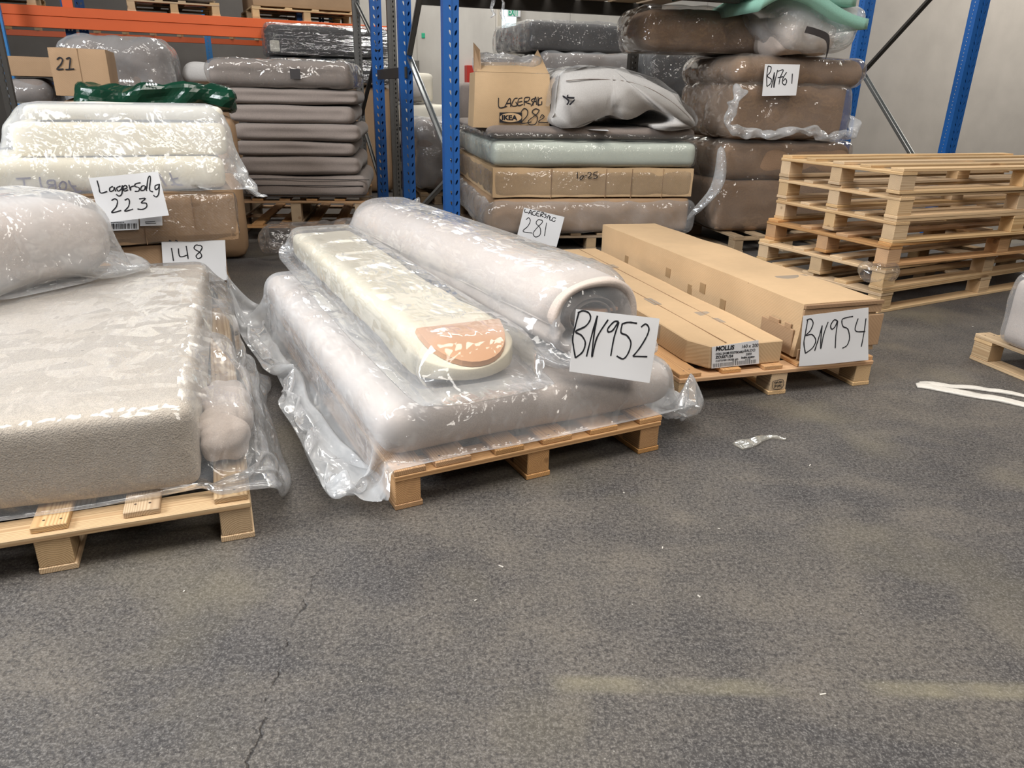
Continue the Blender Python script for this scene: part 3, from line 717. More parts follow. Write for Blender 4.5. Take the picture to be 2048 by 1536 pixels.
# printed label on the low box
pl = M3 @ Vector((.095+.2, .035, .18)); nn3 = -vd(A3)
lb, base = sheet('printed_label', None, None, [(1424, 694), (1517, 680), (1518, 727), (1423, 737)], np.array(pl)+nn3*.004, nn3, PAPER, None, 0., seed=1)
lb.parent = lo; lb.matrix_basis = MB1.inverted() @ Matrix.Translation(Vector(base[0]))
lb['label'] = 'white printed carton label'
def ltext(body, x, y, size, bold=.0, sx=1., parent=lb):
    q = onp(x, y, base[1], base[2]); R_ = Matrix(((math.cos(math.radians(A3)), 0, math.sin(math.radians(A3))), (math.sin(math.radians(A3)), 0, -math.cos(math.radians(A3))), (0, 1, 0))).to_4x4()
    text('print', body, parent, Matrix.Translation(Vector(q-base[0]+nn3*.001)) @ R_, size, INK, bold, sx)
ltext('MOLLIS', 1431, 701.5, .026, .0009); ltext('160 x 200', 1482, 696, .02, .0); ltext('COLLI 2/4 BIB FOOTBOARD', 1431, 710, .013, .0003, .82); ltext('BALDO', 1488, 704, .016); ltext('2000', 1491, 710.5, .014)
ltext('ZO:5571/24', 1431, 717, .0155, .0005, 1.05); ltext('CUSTOMER ORDER NO.', 1431, 723.5, .011, .0, .9); ltext('bedre nætter', 1482, 717, .012, .0004)
mb = []; 
for i in range(46):
    x = 1426+i*1.9+random.uniform(-.3, .3); hgt = 9.5 if not (20 < i < 26 or 33 < i < 40) else 13
    yb = 737.2-(x-1423)*.104; mb.append([(x, yb-hgt), (x, yb-2.)])
ink(lb, mb, base, .0014, name='barcode')

# hand written sheets
n2_ = np.array(M2.to_3x3() @ Vector((-.10, -1, .22)))
pp = np.array(M2 @ Vector((.88, -.015, .36)))
sh, bs = sheet('paper_sheet', 'white sheet reading BN952 hung on the middle rolled mattress', 'paper', [(1152, 618), (1319, 637), (1299, 766), (1139, 743)], pp, n2_, curl=.004)
ink(sh, S(860, 340, 3.793,
    [(1130, 1075), (1110, 1150), (1084, 1270), (1090, 1340), (1105, 1425)], [(1120, 1085), (1160, 1068), (1205, 1085), (1217, 1130), (1180, 1185), (1105, 1225), (1150, 1255), (1180, 1310), (1160, 1380), (1105, 1425)],
    [(1270, 1105), (1235, 1225), (1190, 1415)], [(1270, 1105), (1245, 1250), (1232, 1420), (1268, 1270), (1350, 1135)],
    [(1428, 1150), (1395, 1150), (1350, 1200), (1352, 1228), (1385, 1215), (1428, 1155), (1395, 1270), (1372, 1410)],
    [(1565, 1162), (1500, 1155), (1452, 1168)], [(1455, 1168), (1446, 1232), (1490, 1255), (1520, 1310), (1503, 1385), (1465, 1432), (1415, 1410)],
    [(1597, 1190), (1632, 1168), (1656, 1200), (1642, 1255), (1590, 1345), (1537, 1413)], [(1537, 1413), (1645, 1415)]), bs, .0052)
pp = np.array(M3 @ Vector((.8, -.012, .2))); n3_ = np.array(M3.to_3x3() @ Vector((0, -1, .03)))
sh, bs = sheet('paper_sheet', 'white sheet reading BN954 taped to the tall long box', 'paper', [(1607, 632), (1737, 615), (1737, 720), (1598, 733)], pp, n3_, curl=.0025, seed=2)
ink(sh, S(1300, 560, 3.413,
    [(1078, 270), (1062, 360), (1050, 430), (1060, 500)], [(1070, 275), (1098, 266), (1114, 295), (1095, 345), (1065, 378), (1105, 372), (1130, 410), (1110, 460), (1060, 500)],
    [(1175, 310), (1152, 390), (1122, 482)], [(1175, 310), (1166, 390), (1163, 468), (1185, 370), (1215, 285)],
    [(1278, 278), (1255, 272), (1232, 310), (1240, 335), (1262, 318), (1279, 280), (1268, 370), (1262, 465)],
    [(1385, 248), (1345, 255), (1310, 270), (1316, 315), (1350, 335), (1362, 395), (1345, 445), (1312, 465)],
    [(1420, 262), (1402, 345), (1470, 352)], [(1474, 262), (1462, 360), (1444, 455)]), bs, .0048)

# stamps on two pallet blocks
bS = (np.array(M3 @ Vector((.47, -.0, .07))), np.array(M3 @ Vector((.47, .0, .07))), -vd(A3), lambda P: .002)
stp = S(1300, 560, 3.413, [(838, 690), (838, 742), (900, 735), (905, 680), (838, 690)], [(845, 702), (852, 694), (858, 700), (850, 706)], [(862, 706), (864, 692), (872, 698), (863, 700)], [(876, 704), (881, 690), (886, 703)], [(890, 702), (890, 688), (898, 700), (899, 686)], [(850, 735), (852, 715), (862, 722), (852, 726)], [(868, 734), (870, 714), (877, 726), (884, 712), (886, 731)], [(892, 710), (892, 730), (900, 728)])
SP = thing_sp = None
for o_ in bpy.data.objects:
    if o_.name.startswith('wooden_pallet') and o_.get('label', '').startswith('low pine pallet carrying'): ink(o_, stp, bS, .0022, name='block_stamp', pmat=M3, k=3)
# ------------------------------------------------------------------ loose things on the floor
def curveP(name, label, cat, pts, r, mat, flat=1., seed=0):
    V, F = tube(pts, r, 8); V = np.array(V); z0 = V[:, 2].min(); V[:, 2] = (V[:, 2]-z0)*flat+.001
    V[:, 0] += nz3(V, (40, 40, 40), seed)*.006; V[:, 1] += nz3(V, (40, 40, 40), seed+3)*.006
    o = part(name, V, F, mat, None, smooth=True); return tag(o, label, cat)
STRAP = plain('white_woven_strap', (.66, .62, .56), .7, 0, .5, 90, .12)
def ribbon(name, label, cat, px, wd, mat):
    """flat strap lying on the floor: px = centre line pixels, wd = widths in m"""
    V = []; F = []; Q = [G(x, y, .004) for x, y in crv(px, 5)]; n = len(Q)
    for i, q in enumerate(Q):
        t_ = Q[min(i+1, n-1)]-Q[max(i-1, 0)]; t_ = t_/np.linalg.norm(t_); s_ = np.array([-t_[1], t_[0], 0])
        w_ = np.interp(i/(n-1), np.linspace(0, 1, len(wd)), wd)/2; z_ = .004+.006*abs(math.sin(i*.5))
        for k in range(7):
            a = k/3-1; V.append(q+s_*a*w_+np.array([0, 0, z_*(.4+.6*abs(math.sin(a*4+i*.3)))]))
        for k in range(7):
            a = 1-k/3; V.append(q+s_*a*w_+np.array([0, 0, -.003]))
    for i in range(n-1):
        for k in range(14): F.append((i*14+k, i*14+(k+1) % 14, (i+1)*14+(k+1) % 14, (i+1)*14+k))
    F += [tuple(range(13, -1, -1)), tuple((n-1)*14+k for k in range(14))]
    o = part(name, V, F, mat, None, smooth=True); return o
st = thing('packing_strap', 'white flattened packing strap lying in a loop on the floor', 'strap', None)
o = ribbon('strap_band', '', '', [(1833, 771), (1870, 776), (1930, 788), (1990, 798), (2060, 812)], [.045, .06, .06, .05, .06], STRAP); o.parent = st
o = ribbon('strap_band', '', '', [(1840, 767), (1890, 772), (1950, 777), (2000, 784), (2060, 794)], [.03, .04, .035, .03, .03], STRAP); o.parent = st
wad = curveP('film_scrap', 'twisted scrap of clear film on the floor beside the middle pallet', 'plastic film', [G(*q, .03) for q in ((1290, 838), (1312, 812), (1325, 800), (1340, 812), (1338, 828), (1356, 830), (1366, 838), (1362, 850))], [.02, .045, .05, .04, .02, .026, .02, .006], F_MILK, 1., 3)
tp = ribbon('tape_scrap', '', '', [(1475, 893), (1500, 886), (1522, 878), (1545, 875), (1572, 879)], [.05, .05, .03, .012, .006], film('flat_tape', .25, .2, (.8, .76, .66))); tag(tp, 'flat scrap of clear yellowed tape stuck to the floor', 'tape')
ch = MB()
CHL = ['pale chip on the floor below the flat tape scrap', 'tiny pale chip in the middle of the bare floor', 'tiny pale chip in front of the middle pallet', 'tiny pale chip left of the worn yellow line area', 'tiny pale chip right of the centre of the bare floor', 'pale chip beside the right end of the worn yellow line', 'pale chip near the crack left of the centre', 'white chip on the floor in front of the tall pallet stack', 'tiny chip between the tape scrap and the white strap', 'tiny chip of debris just in front of the middle pallet edge']
CHIP = plain('pale_chip', (.6, .56, .5), .7)
for i, (x, y) in enumerate([(1438, 1057), (1325, 1095), (1002, 1132), (951, 1200), (1398, 1192), (1646, 1388), (368, 1182), (1946, 653), (1620, 930), (1248, 985)]):
    q = G(x, y, .002); a = i*1.3; L_ = .003+.002*(i % 3)
    c = bpy.data.objects; m = MB().box(-L_, L_, -.0016, .0016, 0, .002).me('debris_chip', [CHIP]); oc = put('debris_chip', m, None, Matrix.Translation(Vector((q[0], q[1], .0005))) @ Matrix.Rotation(a, 4, 'Z'))
    tag(oc, CHL[i], 'debris', 'pale chips of debris scattered on the floor')
# wad of film round the near corner of the pallet stack
q = cs+np.array([-.03, .03, .20])
V, F = softbox(.17, .16, .10, .05, .012, .0, .02, 3, (14, 14, 14), .02, (20, 20, 20)); V[:, 0] *= 1.15
wd_ = tag(part('film_wad', V, F, F_CLEAR, None, FR(q, 20), smooth=True), 'wad of clear film wound round the near corner of the pallet stack', 'plastic film')

# ------------------------------------------------------------------ wrapped package on the right pallet
P_ = P4 @ Matrix.Translation((-.035, -.03, .1318))
pk = thing('wrapped_package', 'white linen package wrapped in clear film at the right edge', 'package', P_)
V, F = softbox(.7, 1.5, .32, .05, .03, .01, .012, 2); V[:, 0] += .35; V[:, 1] += .73; part('lower_bundle', V, F, LINEN, pk, smooth=True, subsurf=1)
V, F = softbox(.6, 1.4, .42, .08, .03, .01, .014, 5); V[:, 0] += .40; V[:, 1] += .73; V[:, 2] += .33; part('upper_bundle', V, F, LINEN, pk, smooth=True, subsurf=1)
V, F = shell(.73, 1.53, .345, .06, .03, .003, 20, 3); V[:, 0] += .35; V[:, 1] += .73; V[:, 2] += .002; part('film_wrap', V, F, F_MID, pk, smooth=True, subsurf=1)
V, F = shell(.63, 1.43, .45, .09, .03, .004, 20, 5); V[:, 0] += .40; V[:, 1] += .73; V[:, 2] += .32; part('film_wrap', V, F, F_MID, pk, smooth=True, subsurf=1)

# ------------------------------------------------------------------ racks
def perf(w, H, cols, pitch, sw, sh, slant=0.):
    """front plate with punched slots: x across, z up, in the plane y=0 (2 mm thick)"""
    V = []; F = []; n = int(H/pitch); edges = [0]
    for c_ in cols: edges += [c_-sw*.75, c_+sw*.75]
    edges.append(w)
    def q(x0, x1, z0, z1): b = len(V); V.extend([(x0, 0, z0), (x1, 0, z0), (x1, 0, z1), (x0, 0, z1)]); F.append((b, b+1, b+2, b+3))
    for i in range(0, len(edges)-1, 2): q(edges[i], edges[i+1], 0, n*pitch)
    for j, c_ in enumerate(cols):
        x0, x1 = c_-sw*.75, c_+sw*.75; sl = slant*(1 if j % 2 else -1)
        for k in range(n):
            z0, z1 = k*pitch, (k+1)*pitch; zc = (z0+z1)/2; b = len(V)
            V.extend([(x0, 0, z0), (x1, 0, z0), (x1, 0, zc), (x1, 0, z1), (x0, 0, z1), (x0, 0, zc)])
            hp = [(-.25, -.5), (.25, -.5), (.5, -.25), (.5, .25), (.25, .5), (-.25, .5), (-.5, .25), (-.5, -.25)]
            V.extend([(c_+a*sw+(bb*sh)*sl, 0, zc+bb*sh) for a, bb in hp]); h = b+6
            F.extend([(b, b+1, h+1, h), (b+1, b+2, h+2, h+1), (b+2, h+3, h+2), (b+2, b+3, h+4, h+3), (b+3, b+4, h+5, h+4), (b+4, b+5, h+6, h+5), (b+5, h+7, h+6), (b+5, b, h, h+7)])
    return V, F
def post(parent, P, yaw, w, dp, H, mat, cols, pitch=.075, sw=.014, sh=.032, slant=.35, name='post', side=1):
    V, F = perf(w, H, cols, pitch, sw, sh, slant); n = len(V)
    mb = MB(); mb.add(V, F); mb.add([(x, .0025, z) for x, y, z in V], [tuple(reversed(f)) for f in F])
    V2, F2 = perf(dp, H, [dp*.5], pitch/2 if side else pitch, .008, .008, 0)
    mb.add([(0, x, z) for x, y, z in V2], F2); mb.add([(.0025, x, z) for x, y, z in V2], F2)
    mb.add([(w, x, z) for x, y, z in V2], F2); mb.add([(w-.0025, x, z) for x, y, z in V2], F2)
    mb.box(0, w*.28, dp-.0025, dp, 0, H).box(w*.72, w, dp-.0025, dp, 0, H)
    mb.box(w*.47, w*.53, -.004, .001, 0, H)
    return put(name, mb.me(name, [mat]), parent, FR(P, yaw) @ Matrix.Translation((-w/2, 0, 0)))
def bar(parent, a, b, r, mat, name='brace'):
    a = Vector(a); b = Vector(b); L_ = (b-a).length; q = (b-a).to_track_quat('Z', 'Y').to_matrix().to_4x4()
    mb = MB().box(-r, r, -r*.6, -r*.35, 0, L_).box(-r, -r*.75, -r*.6, r*.6, 0, L_).box(r*.75, r, -r*.6, r*.6, 0, L_)
    return put(name, mb.me(name, [mat]), parent, Matrix.Translation(a) @ q)
def at(x, y, Y): return onp(x, y, (0, Y, 0), (0, 1, 0))
def fl(P): P = np.array(P, float).copy(); P[2] = 0; return P
BW_ = .108
def foot(parent, P, yaw, mat): 
    return put('foot_plate', MB().box(-.07, .07, -.02, .11, 0, .006).me('foot_plate', [mat]), parent, FR(P, yaw))
# blue upright frame left of the wrapped stack
fA = fl(at(904, 250, 5.45)); rA = fl(at(813, 150, 6.75))
ua = thing('rack_upright', 'bright blue perforated rack upright frame, front post rising behind the rolled mattress', 'rack upright', None)
post(ua, fA, 19, BW_, .075, 3.0, BLUE, [.048, .086]); post(ua, rA, 19, BW_, .075, 3.0, BLUE, [.048, .086])
for P in (fA, rA): foot(ua, P, 19, BLUE)
def onframe(x, y, a, b):
    n = np.cross(b-a, np.array([0, 0, 1.])); return onp(x, y, a, n)
fr_, rr_ = fA+np.array([-.02, .08, 0]), rA+np.array([0.03, 0, 0])
zz = [(rr_, zat(812, 108, rr_)), (fr_, zat(893, 318, fr_))]
bar(ua, (rr_[0], rr_[1], zz[0][1]), (fr_[0], fr_[1], zz[0][1]+1.15), .022, GREYM); bar(ua, (rr_[0], rr_[1], zz[0][1]-.03), (fr_[0], fr_[1], zz[1][1]), .022, GALV); bar(ua, (fr_[0], fr_[1], zz[1][1]-.12), (rr_[0], rr_[1], .12), .02, GREYM)
# frame behind it
pB = fl(at(757, 150, 7.95)); gB = fl(at(719, 150, 8.35)); gC = fl(at(786, 120, 8.25))
ub = thing('rack_upright', 'dark blue perforated rack post with thin grey zigzag braces behind the mattress stack', 'rack upright', None)
post(ub, pB, 19, BW_, .07, 3.2, BLUE, [.034, .074]); post(ub, gB, 19, .075, .06, 3.2, GREYM, [.05], .04, .01, .02, 0.)
z = [zat(719, 5, gB), zat(745, 92, pB), zat(725, 230, gB), zat(762, 385, pB)]
bar(ub, (gB[0], gB[1], z[0]), (pB[0], pB[1], z[1]), .018, GREYM); bar(ub, (pB[0], pB[1], z[1]-.03), (gB[0], gB[1], z[2]), .018, DKSTEEL); bar(ub, (gB[0], gB[1], z[2]-.04), (pB[0], pB[1], z[3]), .018, GREYM)
for P in (pB, gB): foot(ub, P, 19, GREYM)
uc = thing('rack_upright', 'slim grey perforated post between the two blue posts', 'rack upright', None)
post(uc, gC, 19, .085, .06, 3.2, GREYM, [.06], .045, .011, .022, 0.); foot(uc, gC, 19, GREYM)
za = zat(770, 150, pB)
sp_ = thing('frame_spacer', 'short dark steel spacer bolted between the two blue posts', 'spacer', None)
put('spacer_bar', MB().box(0, float(np.linalg.norm(rA-pB)), -.01, .01, -.045, .045).me('spacer_bar', [DKSTEEL], .003), sp_, Matrix.Translation((pB[0], pB[1]-.02, za)) @ Matrix.Rotation(math.atan2(rA[1]-pB[1], rA[0]-pB[0]), 4, 'Z'))
# right upright frame against the wall
fR = fl(at(1902, 298, 6.95)); rR = fl(at(1697, 250, 8.15))
ur = thing('rack_upright', 'blue rack upright frame by the right wall with two grey diagonal braces', 'rack upright', None)
post(ur, fR, 19, .12, .08, 3.6, BLUE, [.05, .09], .06, .009, .026, .45); post(ur, rR, 19, .13, .08, 3.6, BLUE, [.05, .09], .06, .008, .02, .4)
zn = zat(1718, 143, rR); ff = fR+np.array([-.03, .06, 0]); r2 = rR+np.array([.05, -.02, 0])
bar(ur, (r2[0], r2[1], zn), (ff[0], ff[1], zn+1.05), .022, DKSTEEL); bar(ur, (r2[0], r2[1], zn-.02), (ff[0], ff[1], zn-1.05), .025, GALV)
for P in (fR, rR): foot(ur, P, 19, BLUE)
# black beam and shelf above the wrapped stack
def beam(name, label, px, yt, yb, Y, yaw, L_, mat, dp=.05, lip=0, x_off=0.):
    P = at(px, yb, Y); h = zat(px, yt, P)-P[2]; o = thing(name, label, 'rack beam', FR(P, yaw) @ Matrix.Translation((x_off, 0, 0)))
    mb = MB().box(0, L_, 0, dp, 0, h*(.55 if lip else 1))
    if lip: mb.box(0, L_, -.012, dp, h*.55, h)
    put('beam_rail', mb.me('beam_rail', [mat], .003), o); return o, P, h
bo, bp, bh = beam('rack_beam', 'black rack beam running right from the bright blue post at the top', 905, -56, -30, 5.42, 17, 2.15, DKSTEEL, .05)
bp = fA+np.array([0, 0, bp[2]])
sb = thing('rack_beam', 'rear black rack beam above the dark wrapped mattress', 'rack beam', FR(bp+1.2*vd(17)+.0*ud(17), 17)); put('beam_rail', MB().box(0, 2.15, 0, .05, 0, .1).me('beam_rail', [DKSTEEL], .003), sb)
sd = thing('shelf_board', 'wooden shelf boards over the wrapped stack, seen edge on at the top', 'shelf', FR(bp+np.array([0, 0, .1]), 17))
for k in range(8): put('slat', MB().box(.03+k*.27, .03+k*.27+.22, .0, 1.25, .0, .02).me('slat', [W_GREY]), sd)
eP = fl(at(1277, 10, 7.9))
ue = thing('rack_upright', 'black perforated post in shadow beside the brown wrapped sofas', 'rack upright', None); post(ue, eP, 17, .09, .07, 2.5, DKSTEEL, [.03, .06], .05, .01, .02, .3); foot(ue, eP, 17, DKSTEEL)

# ------------------------------------------------------------------ the stack with the IKEA carton (sheet 281)
def block(name, label, cat, P, yaw, w, d, h, mat, r=.03, s=.05, bulge=.0, wob=.006, wr=.0, seed=1., group=None, pname='body', sub=1, **k):
    o = thing(name, label, cat, FR(P, yaw), group)
    V, F = softbox(w, d, h, r, s, bulge, wob, seed, wr=wr, **k); V[:, 0] += w/2; V[:, 1] += d/2; V[:, 2] -= V[:, 2].min()
    part(pname, V, F, mat, o, smooth=True, subsurf=sub); return o
def wrap(o, w, d, h, mat, m=.012, amp=.004, seed=1, s=.045, r=.03, off=(0, 0, 0), name='film_wrap', lump=0., k=24, cell=.3):
    V, F = shell(w+2*m, d+2*m, h+m, r, s, amp, k, seed, cell)
    if lump:
        c = V.mean(0); N = V-c; N /= np.linalg.norm(N, axis=1)[:, None]; V += N*(nz3(V, (4, 4, 4), seed)*lump)[:, None]
    V[:, 0] += w/2+off[0]; V[:, 1] += d/2+off[1]; V[:, 2] += off[2]-min(0, 0)
    V[:, 2] = np.maximum(V[:, 2], .001)
    part(name, V, F, mat, o, smooth=True, subsurf=1); return o
YS = 5.78; AS = 12.
Pc, wc, hc = face(985, 1383, 334, 394, YS, AS)       # the flat 10-25 carton
dS = 1.95
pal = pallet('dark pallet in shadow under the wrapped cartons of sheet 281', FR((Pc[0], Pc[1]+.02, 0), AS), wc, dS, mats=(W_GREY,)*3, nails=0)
z0 = .133; hL = Pc[2]-z0-.012
lc = block('cardboard_box', 'big brown carton in loose film at the bottom of the middle stack', 'box', (Pc[0], Pc[1], z0), AS, wc, dS, hL-.003, CARD_D, .012, .06, 0, .006, seed=3)
V, F = shell(wc+.05, dS+.06, hL-.025, .05, .04, .009, 30, 11, .35); V[:, 0] += wc/2; V[:, 1] += dS/2; e = np.clip(1-np.abs(V[:, 2]-.12)/.2, 0, 1); V[:, 0] += np.sign(V[:, 0]-wc/2)*e*.03*(np.abs(V[:, 0]-wc/2) > wc*.45)
part('film_wrap', V, F, F_MID, lc, smooth=True, subsurf=1, label='loose clear film round the carton')
Pc2 = Pc.copy(); Pc2[2] = z0+hL
fc = carton('cardboard_box', 'flat cardboard carton marked 10-25 under the mint white mattress', FR(Pc2, AS), wc, dS, hc, CARD, .006, 3, .008)
put('fold_seam', MB().box(wc*.28, wc*.283, -.003, .004, 0, hc).box(wc*.55, wc*.552, -.003, .004, 0, hc).box(wc*.68, wc*.683, -.003, .004, 0, hc).box(wc*.84, wc*.842, -.003, .004, 0, hc).me('fold_seam', [CARD_IN]), fc)
wrap(fc, wc, dS, hc-.003, F_CLEAR, .006, .002, 5, .06, .02)
zf = Pc2[2]+hc
pn, pnn = Pc2-.012*vd(AS), -vd(AS)
ink(fc, S(860, 0, 3.793, [(1118, 1305), (1120, 1355)], [(1150, 1335), (1138, 1348), (1145, 1360), (1160, 1350), (1165, 1335), (1150, 1333)], [(1172, 1335), (1192, 1332)], [(1195, 1312), (1215, 1308), (1222, 1322), (1202, 1350), (1232, 1348)], [(1272, 1303), (1245, 1308)], [(1245, 1308), (1243, 1325), (1265, 1330), (1268, 1348), (1240, 1355)]), (pn, pn, pnn, ZERO), .006, pmat=FR(Pc2, AS))
P, w, h = face(990, 1386, 286, 333, YS-.005, AS); h = zat(990, 286, P)-zf
mm = block('mattress', 'mint white mattress in tight film, second layer of the middle stack', 'mattress', (Pc[0]+.0, Pc[1]-.01, zf+.006), AS, wc+.01, dS, h, MINT_F, .05, .05, .01, .008, .006, 7.)
wrap(mm, wc+.01, dS, h, F_CLEAR, .014, .003, 8, .045, .055)
zm = zf+.006+h+.016
h2_ = zat(975, 264, (Pc[0], Pc[1], 0))-zm
gm = block('mattress', 'thin grey beige mattress in film directly under the open carton', 'mattress', (Pc[0]-.03, Pc[1]-.005, zm), AS, wc+.02, dS, h2_, LINEN_D, .045, .05, .004, .008, .004, 9.)
wrap(gm, wc+.02, dS, h2_, F_CLEAR, .014, .003, 9, .045, .05)
zg = zm+h2_+.023
# IKEA carton
Pi, wi, hi = face(948, 1097, 143, 262, YS+.12, 9)
Pi[2] = zg; hi = zat(948, 143, Pi)-zg; di = .42
ik = thing('cardboard_box', 'open tan carton marked LAGERSALG 282 with flaps up', 'box', FR(Pi, 9))
V, F, ids, K = cubegrid(wi, di, hi, .04); V, N = rounded(V, wi, di, hi, .006); V[:, 0] += wi/2; V[:, 1] += di/2; V[:, 2] += hi/2
sc_ = 1+.05*(V[:, 2]/hi-.0)*-1; V[:, 0] = (V[:, 0]-wi/2)*(1.03-.05*V[:, 2]/hi)+wi/2; V[:, 1] += -.02*np.sin(V[:, 2]/hi*PI)*np.clip(1-V[:, 1]/.1, 0, 1)
part('carton', V, F, CARD, ik)
def flap(pts, t_=.004, mat=CARD):
    V = [p for p in pts]+[(p[0], p[1]+t_, p[2]) for p in pts]; n = len(pts)
    F = [tuple(range(n)), tuple(range(2*n-1, n-1, -1))]+[(i+n, (i+1) % n+n, (i+1) % n, i) for i in range(n)]
    return part('flap', V, F, mat, ik)
flap([(.02, .0, hi), (wi-.02, .0, hi), (wi-.06, .10, hi+.075), (.05, .10, hi+.07)])
flap([(wi-.19, .03, hi+.01), (wi-.01, .02, hi), (wi-.075, .16, hi+.17)], .004)
flap([(.0, .03, hi), (.055, .015, hi), (.05, .06, hi+.15), (.0, .06, hi+.20)], .004, CARD_D)
V, F = softbox(wi-.07, di-.1, .12, .05, .025, 0, .02, 5, (9, 9, 9), .03, (14, 14, 14)); V[:, 0] += wi/2-.01; V[:, 1] += di/2+.02; V[:, 2] += hi+.005
part('film_bundle', V, F, F_MILK, ik, smooth=True, subsurf=1, label='grey bundle of film poking out of the carton')
V, F = softbox(wi-.12, di-.16, .09, .04, .04, 0, .01, 5); V[:, 0] += wi/2-.01; V[:, 1] += di/2+.02; V[:, 2] += hi+.005
part('contents', V, F, LINEN_D, ik, smooth=True)
pn = Pi-.022*vd(9); pnn = -vd(9); bI = (pn, pn, pnn, ZERO); MI = FR(Pi, 9)
ink(ik, S(860, 0, 3.793, [(520, 742), (525, 815), (585, 805)], [(565, 812), (605, 745), (612, 810)], [(580, 785), (615, 782)], [(665, 745), (640, 750), (620, 800), (660, 800), (650, 772)], [(700, 742), (672, 752), (668, 800), (705, 790)], [(672, 775), (700, 768)], [(715, 800), (718, 745), (755, 740), (745, 765), (718, 772), (765, 790)], [(790, 745), (768, 760), (782, 778), (765, 805)],
    [(780, 800), (800, 735), (808, 795)], [(785, 772), (810, 768)], [(820, 735), (818, 795), (830, 795)], [(850, 742), (828, 750), (822, 790), (845, 792), (848, 768)],
    [(690, 850), (715, 822), (740, 840), (735, 880), (692, 935), (770, 925)], [(830, 835), (800, 825), (775, 850), (815, 890), (800, 940), (755, 945), (748, 915), (810, 865), (830, 835)], [(835, 895), (850, 870), (865, 890), (822, 925), (895, 930)]), bI, .0065, pmat=MI)
# printed logo: black panel, tan ellipse, letters
def flatpoly(name, pts, base, mat, lift, parent, pmat):
    o_, p_, n_, _ = base; Q = [onp(x, y, p_, n_)+np.array(n_)*lift for x, y in pts]; Mi = pmat.inverted(); k = len(Q)
    V = [tuple(Mi @ Vector(v)) for v in Q]+[tuple(Mi @ Vector(v-np.array(n_)*.0008)) for v in Q]
    F = [tuple(range(k-1, -1, -1)), tuple(range(k, 2*k))]+[(i, (i+1) % k, k+(i+1) % k, k+i) for i in range(k)]
    return part(name, V, F, mat, parent)
X0, Y0, X1, Y1 = 860+527/3.793, 853/3.793, 860+697/3.793, 930/3.793
lg = flatpoly('printed_logo', [(X0, Y0), (X1, Y0), (X1, Y1), (X0, Y1)], bI, INK, .0012, ik, MI)
ex, ey = (X0+X1)/2, (Y0+Y1)/2
flatpoly('logo_ellipse', [(ex+21.5*math.cos(a), ey+9.2*math.sin(a)) for a in [2*PI*i/32 for i in range(32)]], bI, CARD, .002, ik, MI)
q = onp(X0+4.2, ey+4.6, pn, pnn); R9 = Matrix(((math.cos(math.radians(9)), 0, math.sin(math.radians(9))), (math.sin(math.radians(9)), 0, -math.cos(math.radians(9))), (0, 1, 0))).to_4x4()
text('logo_letters', 'IKEA', ik, MI.inverted() @ Matrix.Translation(Vector(q-vd(9)*.0026)) @ R9, .047, INK, .0025, 1.2)
# bedding folded over on top
Pd, wd2, hd = face(1110, 1386, 148, 258, YS+.05, AS); Pd[2] = zg
fd = thing('folded_duvet', 'puffy white duvet mattress folded over in a clear marked bag', 'duvet', FR(Pd, AS))
up_ = [(-.0, .30), (-.0, .86), (.06, 1.0), (.22, 1.05), (.46, 1.03), (.64, .90), (.80, .66), (.93, .38), (1.0, .18), (.985, .05), (.86, .0), (.72, .0), (.70, .07), (.80, .13), (.85, .22), (.76, .33), (.66, .36), (.60, .26), (.50, .20), (.40, .27), (.30, .17), (.16, .0), (.04, .0), (-.02, .12)]
pr = [(x*wd2, max(0, z_)*hd) for x, z_ in crv(up_+[up_[0]], 3)[:-1]]
V, F = prism(pr, 0, 1.5, 70, None, .022, 4)
V[:, 1] += np.abs(nz3(V, (11, 2, 11), 12))*.05-.015; V[:, 2] += V[:, 2]/hd*(nz3(V, (3, 3, 3), 21)*.04+np.abs(np.sin(V[:, 0]*22+V[:, 1]*3))*.010)
q_ = (V[:, 2] > hd*.4); V[:, 2] += q_*np.abs(nz3(V, (9, 4, 5), 3))*.05; V[:, 0] += nz3(V, (6, 9, 14), 7)*.012; V[:, 1] += nz3(V, (8, 1, 12), 2)*.02; V[:, 2] -= V[:, 2].min()
part('duvet', V, F, WHITE_F, fd, smooth=True)
V = []; F = []; ny = 40; uq = [(x, z_) for x, z_ in crv([(-.04, .35), (-.02, .75)]+up_[2:10], 4)]; k = len(uq)
for j in range(ny+1):
    for x, z_ in uq: V.append((x*wd2*1.02, -.02+1.54*j/ny, z_*hd*1.06+.014))
for j in range(ny):
    for i in range(k-1): F.append((j*k+i, j*k+i+1, (j+1)*k+i+1, (j+1)*k+i))
V = np.array(V); V += np.stack([nz3(V, (7, 5, 7), 1), 0*V[:, 0], np.abs(nz3(V, (7, 5, 7), 5))*2.5], 1)*.02; V[:, 2] = np.maximum(V[:, 2], .002)
part('plastic_bag', V, F, F_MID, fd, smooth=True, subsurf=1)
V, F = tube([(x*wd2, -.006, z_*hd*.9) for x, z_ in crv(up_[2:9], 4)], .003, 5); part('piping', V, F, LINEN_D, fd, smooth=True)
def tubeink(name, pts, r, parent, pmat, mat=INK):
    V, F = tube([tuple(pmat.inverted() @ Vector(p)) for p in pts], r, 5); return part(name, V, F, mat, parent)
bd_ = (Pd, Pd+.0*vd(AS), None, None)
tn = np.array([0, -math.cos(math.radians(55)), math.sin(math.radians(55))]); tp_ = np.array(FR(Pd, AS) @ Vector((.16, .12, hd*.86)))
